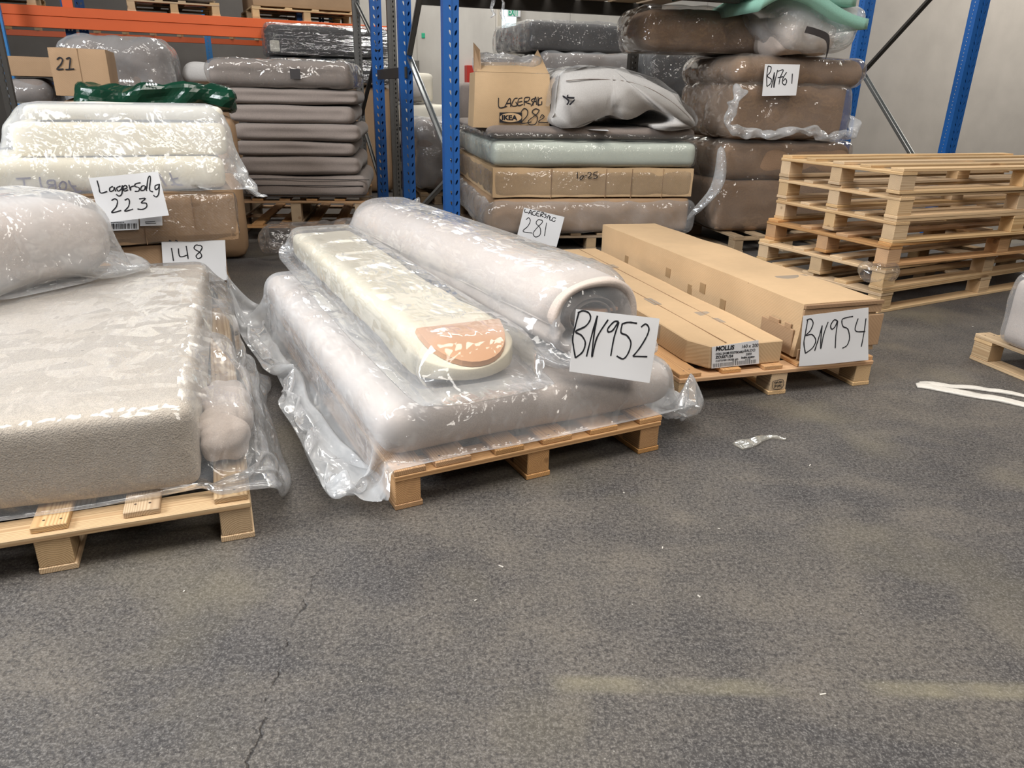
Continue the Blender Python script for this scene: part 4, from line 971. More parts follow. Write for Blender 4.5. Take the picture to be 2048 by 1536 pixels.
ink(fd, S(860, 0, 3.793, [(905, 610), (930, 600), (950, 640)], [(960, 600), (1000, 610), (1040, 645)], [(990, 610), (985, 650)], [(985, 665), (1030, 690), (1015, 720)], [(1045, 670), (1080, 680), (1040, 740), (1095, 750)], [(1000, 730), (1050, 770), (1040, 800)], [(1095, 765), (1060, 800)]), (tp_, tp_, tn, ZERO), .009, pmat=FR(Pd, AS), lift=.012)
# loose sheet on the mattress edge
zs = zg+.003
shp = [G(x, y, zs) for x, y in ((1128, 253), (1205, 252), (1218, 262), (1138, 257))]; c0 = sum(shp)/4
V = [q-c0+np.array([0, 0, .0]) for q in shp]+[q-c0+np.array([0, 0, .0012]) for q in shp]
tag(part('paper_sheet', V, [(3, 2, 1, 0), (4, 5, 6, 7), (0, 1, 5, 4), (1, 2, 6, 5), (2, 3, 7, 6), (3, 0, 4, 7)], PAPER, None, Matrix.Translation(Vector(c0))), 'folded white sheet lying flat in front of the folded duvet', 'paper')
# sheet 281
pq = Pc-.10*vd(AS); 
sh, bs = sheet('paper_sheet', 'white sheet reading LAGERSALG 281 on the wrapped lower carton', 'paper', [(1048, 415), (1129, 434), (1113, 494), (1033, 476)], pq, -vd(AS), curl=.003, seed=4)
ink(sh, S(860, 340, 3.793, [(722, 295), (717, 318), (742, 322)], [(745, 335), (764, 303), (768, 342)], [(750, 325), (770, 326)], [(802, 312), (782, 315), (776, 335), (795, 345), (800, 330)], [(836, 318), (815, 316), (808, 345), (830, 350)], [(812, 331), (828, 333)], [(836, 355), (846, 322), (866, 330), (843, 342), (862, 358)], [(886, 335), (870, 338), (882, 352), (866, 364)], [(886, 370), (902, 342), (908, 374)], [(914, 350), (908, 378), (925, 380)], [(955, 366), (935, 362), (925, 382), (942, 392), (950, 380)],
    [(728, 376), (748, 362), (760, 385), (742, 425), (705, 465), (775, 478)], [(852, 382), (820, 378), (805, 405), (835, 440), (835, 490), (800, 508), (782, 480), (810, 440), (850, 400), (852, 382)], [(884, 400), (876, 450), (868, 500)]), bs, .006)

# behind the middle stack
P, w, h = face(1062, 1262, 50, 100, 8.25, 17)
dm_ = block('mattress', 'dark charcoal mattress in film slanting behind the duvet', 'mattress', P, 20, w, 1.2, h*1.15, SOFA_G, .03, .06, 0, .01, .004, 2.)
wrap(dm_, w, 1.2, h*1.15, F_CLEAR, .03, .008, 3, .05, .04)
zl = P[2]-.005; P2, w2_, h_ = face(1085, 1262, 96, 190, 8.2, 17)
lb_ = block('wrapped_bundle', 'pale bundle in creased film beneath the charcoal mattress', 'bundle', (P2[0], P2[1], max(.8, zl-.42)), 17, w2_, 1.1, .40, LINEN_D, .08, .05, 0, .02, .01, 4.)
wrap(lb_, w2_, 1.1, .40, F_MID, .02, .008, 6, .05, .08)
zb = max(.8, zl-.42)
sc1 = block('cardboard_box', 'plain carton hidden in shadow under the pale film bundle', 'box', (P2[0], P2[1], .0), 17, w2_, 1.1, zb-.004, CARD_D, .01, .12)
P, w, h = face(919, 944, 166, 258, 8.1, 17)
gmm = block('mattress', 'upright grey mattress end beside the open carton', 'mattress', (P[0], P[1]+.2, .01), 17, .28, .5, h+P[2], LINEN_D, .04, .06)
P, w, h = face(838, 908, 245, 420, 8.3, 15); zq = P[2]
wb = block('wrapped_bundle', 'grey bundle in crinkled film between the blue posts', 'bundle', (P[0]+.02, P[1], .15), 15, w, 1.0, P[2]+h-.15, LINEN_D, .1, .06, 0, .03, .02, 3.)
wrap(wb, w, 1.0, P[2]+h-.15, F_MID, .03, .016, 4, .05, .1, lump=.03)
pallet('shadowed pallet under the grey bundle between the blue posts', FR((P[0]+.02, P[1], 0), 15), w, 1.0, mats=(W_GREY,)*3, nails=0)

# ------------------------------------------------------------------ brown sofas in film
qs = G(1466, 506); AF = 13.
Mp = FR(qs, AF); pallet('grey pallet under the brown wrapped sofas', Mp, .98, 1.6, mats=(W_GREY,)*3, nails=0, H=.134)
# near-left corner of the sofa block sits on that pallet, further left
Pf, wf, hf = face(1428, 1665, 300, 472, 6.12, AF)
zs0 = .136
s1 = thing('sofa', 'brown wrapped sofa at the bottom of the sofa pile', 'sofa', FR((Pf[0], Pf[1], zs0), AF))
hs1 = zat(1425, 283, Pf)-zs0
wS, dSf = 1.18, 1.0
V, F = softbox(wS, dSf, hs1*.58, .05, .05, 0, .012, 3); V[:, 0] += wS/2; V[:, 1] += dSf/2; part('sofa_base', V, F, SOFA_F, s1, smooth=True, subsurf=1)
V, F = softbox(wS-.02, dSf, hs1*.42, .11, .045, .01, .015, 4, wr=.01); V[:, 0] += wS/2; V[:, 1] += dSf/2-.02; V[:, 2] += hs1*.575; part('armrest', V, F, SOFA_F, s1, smooth=True, subsurf=1)
wrap(s1, wS, dSf, hs1, F_WARM, .02, .006, 21, .045, .09)
V, F = tube([(-.03, -.02, hs1*.98), (-.05, -.05, hs1*.8), (-.02, -.05, hs1*.6), (-.08, -.04, hs1*.45), (-.16, .02, hs1*.25), (-.24, .1, hs1*.12)], [.02, .035, .05, .04, .045, .015], 12); V = np.array(V)
V += np.stack([nz3(V, (15, 15, 15), 1), nz3(V, (15, 15, 15), 4), nz3(V, (15, 15, 15), 8)], 1)*.05; part('film_bunch', V, F, F_MILK, s1, smooth=True, subsurf=1, label='gathered bunch of film at the sofa corner')
zt_ = zs0+hs1+.022
P2_ = np.array([Pf[0]-.03, Pf[1]-.02, zt_]); hs2 = zat(1425, 112, P2_)-zt_
s2 = thing('sofa', 'brown wrapped sofa bearing sheet BN761 on the pile', 'sofa', FR(P2_, AF))
V, F = softbox(1.0, .95, hs2*.72, .04, .05, 0, .01, 6); V[:, 0] += .56; V[:, 1] += .48; part('sofa_base', V, F, SOFA_F, s2, smooth=True, subsurf=1)
V, F = softbox(1.16, .98, hs2*.34, .11, .04, .01, .012, 7, wr=.008); V[:, 0] += .60; V[:, 1] += .46; V[:, 2] += hs2*.68; part('armrest', V, F, SOFA_F, s2, smooth=True, subsurf=1)
V, F = shell(1.06, 1.02, hs2*.72, .08, .04, .008, 26, 31); V[:, 0] += .56; V[:, 1] += .46; V[:, 2] += .003; part('film_wrap', V, F, F_WARM, s2, smooth=True, subsurf=1)
V, F = shell(1.20, 1.03, hs2*.38, .12, .04, .006, 26, 33); V[:, 0] += .60; V[:, 1] += .46; V[:, 2] += hs2*.66; part('film_wrap', V, F, F_WARM, s2, smooth=True, subsurf=1)
pts = [(.06, -.09, hs2*.62), (.0, -.10, hs2*.4), (.02, -.10, hs2*.16), (.2, -.11, hs2*.06), (.45, -.11, hs2*.10), (.7, -.11, hs2*.11), (.9, -.10, hs2*.05), (1.08, -.08, hs2*.1), (1.1, -.04, hs2*.3)]
V, F = tube(crv(pts, 5), [.036*(1+.4*math.sin(i*1.9)) for i in range(len(crv(pts, 5)))], 14); V = np.array(V)
V += np.stack([nz3(V, (12, 12, 12), 1), nz3(V, (12, 12, 12), 4), nz3(V, (12, 12, 12), 8)], 1)*.06; V[:, 2] = np.maximum(V[:, 2], .002); part('film_bunch', V, F, F_MILK, s2, smooth=True, subsurf=1, label='gathered roll of film round the foot of the sofa')
zt2 = zt_+hs2+.03
# top roll-shaped sofa
P3_ = at(1285, 108, 6.15); 
s3 = thing('sofa_cushion', 'long brown cushion in a pointed film bag on top of the sofas', 'cushion', FR((P3_[0], P3_[1]+.05, zt2), 11))
hs3 = zat(1300, 22, (P3_[0], P3_[1], 0))-zt2
V, F = softbox(1.04, .6, max(.3, hs3), .14, .04, .02, .02, 9, wr=.012, wrsc=(16, 4, 4)); V[:, 0] += .52; V[:, 1] += .3; part('cushion', V, F, SOFA_F, s3, smooth=True, subsurf=1)
V, F, ids, K = cubegrid(1.22, .66, max(.3, hs3)+.05, .045); V, N = rounded(V, 1.22, .66, max(.3, hs3)+.05, .12)
e = np.clip((-V[:, 0]-.5)/.15, 0, 1); V[:, 2] *= 1-.75*e; V[:, 1] *= 1-.5*e; V = crumple(V, N, .005, 24, 12); V[:, 0] += .53; V[:, 1] += .3; V[:, 2] += max(.3, hs3)/2+.01
V[:, 2] = np.maximum(V[:, 2], .001); part('film_wrap', V, F, F_WARM, s3, smooth=True, subsurf=1)
# teal foam in a bag hanging over the right side
Pt = at(1520, 60, 6.2); Pt = np.array([Pt[0]+.1, Pt[1]-.18, zt2+.0])
tf = thing('foam_bundle', 'teal foam sheets in a milky bag tied with a dark strap', 'foam', FR(Pt, AF))
V, F = softbox(.52, .55, .26, .1, .035, .0, .03, 3, (6, 6, 6), .02, (9, 9, 9)); V[:, 0] += .27; V[:, 1] += .3; part('bagged_filling', V, F, LINEN, tf, smooth=True, subsurf=1)
def sheetfoam(x0, x1, y0, y1, zb, amp, th, ph):
    V = []; F = []; n = 26
    for s_ in (0, 1):
        for j in range(2):
            for i in range(n+1):
                a = i/n; x = x0+(x1-x0)*a; V.append((x, y0 if j == 0 else y1, zb+amp*math.sin(a*PI*1.6+ph)+th*s_-.08*(2*a-1)**2))
    m = n+1
    for i in range(n):
        F += [(i, i+1, m+i+1, m+i)[::-1], (2*m+i, 2*m+i+1, 3*m+i+1, 3*m+i), (i, i+1, 2*m+i+1, 2*m+i), (m+i, 3*m+i, 3*m+i+1, m+i+1)]
    F += [(0, 2*m, 3*m, m), (n, m+n, 3*m+n, 2*m+n)]; return V, F
V, F = sheetfoam(-.28, .62, -.14, .6, .30, .07, .07, .4); part('foam_sheet', V, F, TEAL, tf, smooth=True)
V, F = sheetfoam(-.62, .52, -.10, .6, .40, .05, .09, 1.2); part('foam_sheet', V, F, TEAL, tf, smooth=True)
V, F, ids, K = cubegrid(.86, .66, .34, .035); V, N = rounded(V, .86, .66, .34, .14); s_ = .6+.4*np.clip((V[:, 2]+.17)/.30, 0, 1); V[:, 0] *= s_; V = crumple(V, N, .012, 30, 8); V[:, 0] += .31; V[:, 1] += .26; V[:, 2] += .175
V[:, 2] = np.maximum(V[:, 2], .001); part('plastic_bag', V, F, F_MILK, tf, smooth=True, subsurf=1)
bp_ = [(.13, -.115, .15), (.19, -.12, .14), (.30, -.12, .11), (.33, -.12, .06), (.34, -.11, -.02)]
V = []; F = []
for x, y, z_ in crv(bp_, 4): V += [(x-.004, y-.002, z_-.022), (x+.008, y-.002, z_+.022), (x-.004, y+.003, z_-.022), (x+.008, y+.003, z_+.022)]
for i in range(len(V)//4-1): a = i*4; c_ = a+4; F += [(a, c_, c_+1, a+1), (a+2, a+3, c_+3, c_+2), (a, a+2, c_+2, c_), (a+1, c_+1, c_+3, a+3)]
part('dark_strap', V, F, PIPE, tf)
# dark piece left of the sofas
P, w, h = face(1300, 1424, 100, 200, 8.3, 13); 
dk = block('armchair', 'dark grey armchair in glossy film between duvet and sofas', 'armchair', (P[0], P[1], P[2]), 13, w+.1, .8, h*.98, SOFA_G, .08, .05, 0, .02, .01, 2.)
wrap(dk, w+.1, .8, h*.98, F_CLEAR, .04, .016, 14, .045, .09, lump=.03)
zd = P[2]
br = block('sofa', 'brown sofa in film standing under the dark grey armchair', 'sofa', (P[0]-.02, P[1], .005), 13, w+.12, .85, zd-.045, SOFA_F, .05, .06, 0, .012, .006, 8.)
wrap(br, w+.12, .85, zd-.05, F_WARM, .02, .008, 15, .05, .06)
pw = P2_-.085*vd(AF); 
sh, bs = sheet('paper_sheet', 'white sheet reading BN761 on the brown sofas', 'paper', [(1530, 128), (1600, 129), (1592, 191), (1524, 192)], pw, -vd(AF), curl=.002, seed=6)
ink(sh, S(1240, 0, 3.938, [(1166, 520), (1156, 600), (1157, 680)], [(1166, 520), (1190, 530), (1182, 570), (1160, 600), (1192, 625), (1185, 660), (1157, 682)], [(1216, 570), (1202, 640), (1192, 692)], [(1216, 570), (1213, 640), (1212, 690), (1225, 620), (1242, 550)], [(1245, 562), (1285, 552), (1262, 610), (1252, 665)], [(1242, 612), (1285, 604)], [(1312, 568), (1284, 615), (1280, 655), (1300, 668), (1312, 640), (1300, 620), (1285, 640)], [(1356, 580), (1352, 660)]), bs, .0075)

# ------------------------------------------------------------------ folded mattresses between the racks
YF = 5.95; AFm = 8.
pB0, wB, hB = face(470, 728, 353, 398, YF, AFm)
zp = pB0[2]
Pk = (pB0[0]-.12, pB0[1]+.03, 0)
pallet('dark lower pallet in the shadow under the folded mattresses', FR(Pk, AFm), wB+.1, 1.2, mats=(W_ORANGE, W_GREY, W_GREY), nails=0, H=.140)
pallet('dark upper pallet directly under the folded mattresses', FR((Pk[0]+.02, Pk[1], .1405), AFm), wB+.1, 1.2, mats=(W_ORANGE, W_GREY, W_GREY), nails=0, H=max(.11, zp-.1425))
zf_ = max(zp, .1405+.112)
lev = [398, 353, 315, 284, 249, 211, 178, 122]; xl_ = [472, 480, 478, 476, 470, 466, 440]; xr_ = [735, 724, 716, 726, 718, 726, 714]
def foldm(o, w, d, h, mat, seed, open_=1):
    V, F, ids, K = cubegrid(w, d, h, .032); V, N = rounded(V, w, d, h, min(h*.46, .07))
    fr = np.clip((-V[:, 1]-d/2+.1)/.1, 0, 1)
    g_ = np.exp(-((V[:, 2]-.006*np.sin(V[:, 0]*5+seed))/(h*.07))**2)*fr*np.clip((V[:, 0]*open_+w/2-.06)/.05, 0, 1)
    V[:, 1] += g_*.03; V += N*(nz3(V, (2.5, 3, 6), seed)*.012)[:, None]; V[:, 0] += w/2; V[:, 1] += d/2; V[:, 2] += h/2; V[:, 2] -= V[:, 2].min()
    return part('mattress_body', V, F, mat, o, smooth=True, subsurf=1)
zc = zf_; ordn = ['bottom', 'second', 'third', 'fourth', 'fifth', 'sixth', 'top']
for i in range(7):
    z1 = zat(600, lev[i+1], onp(600, 398, pB0, vd(AFm))); hh_ = z1-zc
    a = onp(xl_[i], 380, pB0, vd(AFm)); b = onp(xr_[i], 380, pB0, vd(AFm)); w = float(np.linalg.norm((b-a)[:2]))
    lb = ['grey beige folded mattress with dark piping, lowest of the tall folded pile', 'grey beige folded mattress, second from the bottom of the folded pile', 'grey beige folded mattress, third from the bottom of the folded pile', 'grey beige folded mattress, middle one of the folded pile', 'grey beige folded mattress, third from the top of the folded pile', 'grey beige folded mattress just under the film-wrapped top one', 'thick brown grey mattress in film, topmost of the folded pile'][i]
    o = thing('folded_mattress', lb, 'mattress', FR((a[0], a[1], zc+.001), AFm+(i % 3-1)*.6), 'folded mattresses in the tall pile')
    foldm(o, w, 1.15, hh_-.004, LINEN_D, i*3.3, 1 if i % 2 else -1)
    if i == 0:
        H_ = hh_-.004
        for k_, (x0, x1, za_, zb_) in enumerate(((.03, w+.02, .12, .90), (.07, w-.03, .22, .62))):
            pts = [(x1, -.004, H_*zb_), (x0+.08, -.004, H_*zb_), (x0+.01, -.002, H_*(zb_*.8+za_*.2)), (x0, -.002, H_*(za_+zb_)/2), (x0+.015, -.002, H_*(zb_*.2+za_*.8)), (x0+.09, -.004, H_*za_), (x1-.06, -.004, H_*za_), (x1, -.002, H_*(za_*1.5))]
            V, F = tube(crv(pts, 6), .0035, 6); part('piping', V, F, PIPE, o, smooth=True)
    if i == 6:
        wrap(o, w, 1.15, hh_-.004, F_WARM, .016, .006, 44, .04, .07)
        V, F = MB().box(w*.58, w*.58+.075, -.022, -.019, hh_*.35, hh_*.35+.07).V, MB().box(0, 1, 0, 1, 0, 1).F
        part('dark_label', V, F, PIPE, o, label='small dark square label')
    zc = z1
# dark heap of film at the foot of the pallets
V, F = softbox(1.0, .5, .16, .07, .03, 0, .05, 4, (5, 5, 5), .04, (9, 9, 9)); V[:, 2] -= V[:, 2].min()
tag(part('film_heap', V, F, film('dusty_film', .12, .15, (.5, .45, .42)), None, FR((pB0[0]+.85, pB0[1]-.42, .001), AFm), smooth=True, subsurf=1), 'dusty heap of dark film on the floor before the folded mattresses', 'plastic film')
# milky flap of film beside the folded pile
# black film-wrapped stack far behind
P, w, h = face(543, 782, 42, 165, 8.75, 20)
for k_, (za_, zb_, nm_) in enumerate(((0, .42, 'lower'), (.46, .98, 'upper'))):
    o = thing('wrapped_stack', 'shiny black film-wrapped bale, %s one behind the folded mattresses' % nm_, 'bale', FR((P[0], P[1], P[2]+h*za_), 20))
    V, F = softbox(w, .9, h*(zb_-za_)-.01, .03, .06, 0, .01, k_, (2, 2, 8)); V[:, 0] += w/2; V[:, 1] += .45; part('bale', V, F, SOFA_G, o, smooth=True, subsurf=1)
    put('end_block', MB().box(.02, .12, -.012, .1, .03, h*(zb_-za_)*.45).me('end_block', [FOAM_W], .01), o)
    wrap(o, w, .9, h*(zb_-za_)-.02, F_STREAK, .03, .004, 50+k_, .05, .04)
zlow = P[2]
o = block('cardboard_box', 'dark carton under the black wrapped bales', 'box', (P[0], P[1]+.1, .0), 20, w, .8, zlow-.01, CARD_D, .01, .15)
# pale foam seen between the posts
P, w, h = face(728, 868, 208, 250, 9.6, 12)
for k_, (yt, yb, mt, nm_, dx) in enumerate(((208, 252, FOAM_W, 'thick cream foam slab', 0), (262, 292, WHITE_F, 'crumpled white wrapped slab', 0), (315, 345, FOAM_W, 'long pale foam slab low', -.1))):
    P, w, h = face(728, 868, yt, yb, 9.6, 12); o = block('foam_slab', nm_+' seen between the blue posts', 'foam', P+np.array([dx, 0, 0]), 12, w+.2, 1.4, h, mt, .03, .06)
P, w, h = face(733, 868, 150, 207, 9.6, 12); o = block('cushion', 'white bedding bundle on the foam seen between posts', 'bedding', P, 12, w*.9, .8, h, WHITE_F, .12, .05, .02, .04, .02, 5.)
P, w, h = face(822, 868, 145, 205, 10.4, 12); o = block('foam_slab', 'upright cream foam slab behind the pale bedding', 'foam', P, 12, w, .5, h, FOAM_W, .01, .1)
P, w, h = face(722, 870, 296, 312, 9.5, 12); o = thing('rack_beam', 'low black shelf beam below the pale foam', 'rack beam', FR(P, 12)); put('beam_rail', MB().box(-.3, w+.4, 0, 1.5, 0, h).me('beam_rail', [DKSTEEL], .004), o)
P, w, h = face(722, 870, 350, 372, 9.5, 12); o = block('foam_slab', 'lowest grey slab under the black shelf beam', 'foam', (P[0]-.3, P[1]+.1, .0), 12, w+.6, 1.3, P[2]+h, LINEN_D, .03, .08)

# far wall fittings
bw0 = np.array([.2, 12.4, 0]); bn = -vd(19)
def onwall(x, y, k=0.): return onp(x, y, bw0-vd(19)*k, bn)
def wallbox(name, x0, y0, x1, y1, th, mat, parent=None, k=0.):
    a = onwall(x0, y1); b = onwall(x1, y1); w = float(np.linalg.norm((b-a)[:2])); h = zat(x0, y0, a)-a[2]
    return put(name, MB().box(0, w, -th-k, -k-.001, 0, h).me(name, [mat], .004), parent, FR(a, 19)), a, w, h
t = NT('window_daylight'); e_ = t.n('ShaderNodeEmission', {0: (.75, .93, 1., 1), 1: 2.2}); t.link(e_.outputs[0], t.out.inputs[0]); WINL = t.m
CREAM = plain('cream_door_paint', (.55, .50, .42), .6)
o, a, w, h = wallbox('window_1', 1001, -20, 1030, 68, .03, WINL); struct(o)
fr2 = MB().box(-.05, 0, -.06, 0, -.05, h).box(w, w+.05, -.06, 0, -.05, h).box(-.05, w+.05, -.06, 0, -.06, 0); put('window_frame', fr2.me('window_frame', [CREAM]), o)
o, a, w, h = wallbox('door_1', 999, 72, 1030, 190, .05, CREAM); struct(o)
o, a, w, h = wallbox('exit_sign', 1010, 14, 1036, 34, .05, PAPER, None, .07); tag(o, 'small white exit sign with green letters before the bright window', 'sign')
text('sign_letters', 'EXIT', o, Matrix.Translation((.01, -.123, h*.12)) @ Matrix.Rotation(PI/2, 4, 'X'), h*.95, GREENS, .004, .62)
o, a, w, h = wallbox('fire_cabinet', 929, 131, 949, 167, .14, RED); tag(o, 'red cabinet on the pale wall left of the open carton', 'cabinet')
o, a, w, h = wallbox('safety_sign', 843, 66, 850, 76, .01, GREENS); tag(o, 'tiny green safety sign on the pale wall between blue posts', 'sign')
o, a, w, h = wallbox('wall_box', 825, 121, 836, 143, .1, GREYM); tag(o, 'small grey electrical box on the pale wall between posts', 'electrical box')
sc_n = 0
for x, y0, y1, nm_ in ((984, 0, 36, 'left'), (1006, 0, 60, 'right')):
    pts = [at(x+math.sin(i*1.7)*3, y0-6+(y1-y0+6)*i/6, 5.6) for i in range(7)]
    V, F = tube(pts, [.004, .012, .01, .016, .012, .008, .003], 7); V = np.array(V); V += np.stack([nz3(V, (30, 30, 30), 1), 0*V[:, 0], 0*V[:, 0]], 1)*.02
    tag(part('hanging_film', V, F, F_MILK, None, smooth=True), 'wisp of torn film hanging from the black beam, %s one' % nm_, 'plastic film')

# ------------------------------------------------------------------ the left stack (sheets 223 and 148)
AL = 25.; YL = 4.12
def rbox(xr, yt, yb, Y, yaw, w):
    P = onp(xr, yb, (0, Y, 0), (0, 1, 0)); h = zat(xr, yt, P)-P[2]; return P-w*ud(yaw), h, P
Pb, hb_, PR = rbox(480, 384, 482, YL, AL, 1.62)
P1_, _, PR1 = rbox(455, 487, 530, YL+.0, AL, 1.5)
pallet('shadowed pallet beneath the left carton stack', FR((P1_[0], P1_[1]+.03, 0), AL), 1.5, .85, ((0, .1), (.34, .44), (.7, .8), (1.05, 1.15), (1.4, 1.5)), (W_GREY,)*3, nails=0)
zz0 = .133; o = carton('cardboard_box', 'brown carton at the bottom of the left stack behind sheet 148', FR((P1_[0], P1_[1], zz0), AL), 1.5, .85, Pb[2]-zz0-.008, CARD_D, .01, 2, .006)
Pb[2] = zz0+Pb[2]-zz0
bc = carton('cardboard_box', 'film-wrapped brown carton with barcode label in the left stack', FR(Pb, AL), 1.62, .85, hb_, CARD_D, .02, 6, .012)
put('fold_seam', MB().box(1.15, 1.153, -.012, .004, .01, hb_-.01).box(.98, .982, -.012, .004, .01, hb_*.5).box(1.4, 1.402, -.012, .004, hb_*.3, hb_-.01).me('fold_seam', [CARD_IN]), bc)
wrap(bc, 1.62, .85, hb_-.004, F_CLEAR, .014, .003, 61, .045, .04)
zft = Pb[2]+hb_+.012
Pt_, _, PRt = rbox(456, 316, 376, YL+.02, AL, 1.55); hft = zat(456, 316, PRt)-zft
tf1 = block('foam_block', 'long cream foam block marked in purple letters in the left stack', 'foam', (Pt_[0], Pt_[1], zft), AL, 1.55, .8, hft, FOAM, .018, .06, 0, .004)
pnn = -vd(AL); pn = np.array([Pt_[0], Pt_[1], zft])-.004*vd(AL); bF = (pn, pn, pnn, ZERO)
ink(tf1, S(0, 340, 3.938, [(125, 70), (243, 62)], [(185, 70), (198, 140), (215, 205), (262, 158)], [(200, 210), (225, 205)], [(312, 55), (324, 120), (350, 182)], [(318, 185), (335, 130)], [(430, 80), (438, 158), (392, 168), (385, 135), (428, 120), (378, 112), (380, 85), (430, 80)], [(495, 88), (470, 115), (480, 155), (515, 150), (522, 110), (495, 88)], [(540, 82), (562, 122), (602, 128)], [(562, 122), (600, 165)], [(555, 185), (642, 165)],
    [(1255, 30), (1280, 80), (1310, 128)], [(1335, 22), (1378, 105), (1440, 120)], [(1345, 80), (1405, 62)], [(1375, 112), (1350, 120)]), bF, .008, INKP, pmat=FR((Pt_[0], Pt_[1], zft), AL))
z2f = zft+hft+.003
q = onp(24, 306, np.array([Pt_[0], Pt_[1], 0])+.1*vd(AL), pnn)
P2f = np.array([q[0], q[1], z2f]); h2f = zat(24, 245, P2f)-z2f
w2f = 1.02; tf2 = block('foam_block', 'shorter cream foam block under draped film near the top left', 'foam', P2f, AL, w2f, .62, h2f, FOAM, .015, .05, 0, .003)
tf3 = block('foam_cushion', 'thin pale cushion in film, topmost of the left foam pile', 'cushion', (P2f[0]+.05, P2f[1]+.06, z2f+h2f+.004), AL+1, .95, .55, .075, FOAM_W, .03, .04, .01, .008)
# big sheet of film draped over the foam
V, F, ids, K = cubegrid(1.70, .90, hft+h2f+.09, .034); V, N = rounded(V, 1.70, .90, hft+h2f+.09, .03); V[:, 2] += (hft+h2f+.09)/2+.003
ML = FR((Pt_[0], Pt_[1], zft), AL); L1 = [sbox(1.60, .85, hft+.03, .045, (.775, .4, hft/2))]
lq = ML.inverted() @ Vector(tuple(P2f)); L1.append(sbox(w2f+.05, .68, h2f+.03, .045, (lq.x+w2f/2, lq.y+.31, hft+h2f/2))); L1.append(sbox(.98, .58, .09, .04, (lq.x+.05+.475, lq.y+.05+.275, hft+h2f+.045)))
sh_ = np.array([.82, .42, 0]); V += sh_
P_ = drape(V, F, ids, K, L1+[sbox(1.66, .9, .1, .01, (.80, .42, -.056))], .04, 50, 5, .0015, -.05, 13)
P_[:, 1] = np.maximum(P_[:, 1], -.045); P_[:, 2] = np.where(P_[:, 0] < 1.68, np.maximum(P_[:, 2], .003), P_[:, 2])
P_, F = nobottom(P_, F, V, .80, .42, .82, .42)
dr = thing('draped_film', 'big milky plastic sheet draped over the cream foam pile', 'plastic sheet', ML); part('film', P_, F, F_MILK, dr, smooth=True, subsurf=1)
# sheet 223 and barcode labels
lbp = Pb-.03*vd(AL)
for nm_, cs_, lab in (('barcode_label', [(184, 422), (276, 420), (278, 459), (190, 463)], 'white barcode label'), ('address_label', [(279, 432), (324, 430), (325, 451), (280, 452)], 'small white address label')):
    lb2, b2s = sheet(nm_, None, None, cs_, lbp, pnn, PAPER, None, 0.)
    lb2.parent = bc; lb2.matrix_basis = FR(Pb, AL).inverted() @ Matrix.Translation(Vector(b2s[0])); lb2['label'] = lab
    if nm_ == 'barcode_label':
        st_ = []
        x = 194
        while x < 274: st_.append([(x, 447.5-(x-194)*.01), (x+.3, 459.5-(x-194)*.03)]); x += random.choice([1.7, 2.2, 2.9, 3.6])
        ink(lb2, st_, b2s, .0026, name='barcode'); ink(lb2, [[(222+i*3, 444.5), (224+i*3, 444.5)] for i in range(9)], b2s, .003, name='print')
    else: ink(lb2, [[(290, 444), (310, 443)], [(291, 447.5), (312, 446.5)]], b2s, .003, name='print')
sh, bs = sheet('paper_sheet', 'white sheet reading Lagersalg 223 on the left foam and carton', 'paper', [(177, 356), (316, 343), (338, 431), (203, 446)], Pb-.105*vd(AL), pnn, curl=.006, seed=3)
ink(sh, S(0, 340, 3.938, [(765, 82), (778, 130), (792, 180), (845, 168)], [(890, 128), (865, 142), (868, 168), (895, 158), (900, 135), (912, 168)], [(950, 125), (920, 140), (930, 165), (955, 150), (965, 120), (960, 185), (938, 205), (915, 190)], [(970, 152), (1000, 140), (990, 120), (970, 135), (980, 165), (1010, 155)], [(1015, 115), (1028, 160), (1030, 135), (1055, 125)], [(1108, 100), (1070, 108), (1062, 128), (1095, 140), (1092, 165), (1060, 168)], [(1140, 122), (1115, 130), (1110, 160), (1138, 155), (1145, 128), (1155, 165)], [(1155, 150), (1165, 70), (1180, 48), (1185, 75), (1178, 155), (1205, 172)], [(1248, 115), (1222, 125), (1225, 155), (1248, 140), (1255, 110), (1250, 185), (1230, 212), (1208, 198)],
    [(878, 240), (905, 226), (925, 245), (915, 290), (880, 335), (955, 318)], [(982, 238), (1008, 226), (1020, 250), (1010, 290), (982, 325), (1048, 308)], [(1095, 228), (1145, 224), (1112, 258), (1150, 262), (1155, 290), (1125, 310), (1082, 308)]), bs, .0058)
sh, bs = sheet('paper_sheet', 'white sheet reading 148 behind the boucle mattress', 'paper', [(323, 484), (450, 480), (454, 560), (328, 572)], np.array([P1_[0], P1_[1], 0])-.030*vd(AL), pnn, curl=.003, seed=5)
ink(sh, S(0, 340, 3.938, [(1350, 615), (1358, 660), (1366, 716)], [(1405, 618), (1418, 682), (1482, 668)], [(1466, 598), (1475, 650), (1482, 702)], [(1572, 595), (1542, 592), (1530, 620), (1575, 650), (1588, 682), (1560, 698), (1545, 675), (1578, 640), (1592, 608), (1572, 590)], [(1330, 556), (1350, 560)], [(1380, 552), (1400, 562)], [(1430, 548), (1462, 558)]), bs, .006)

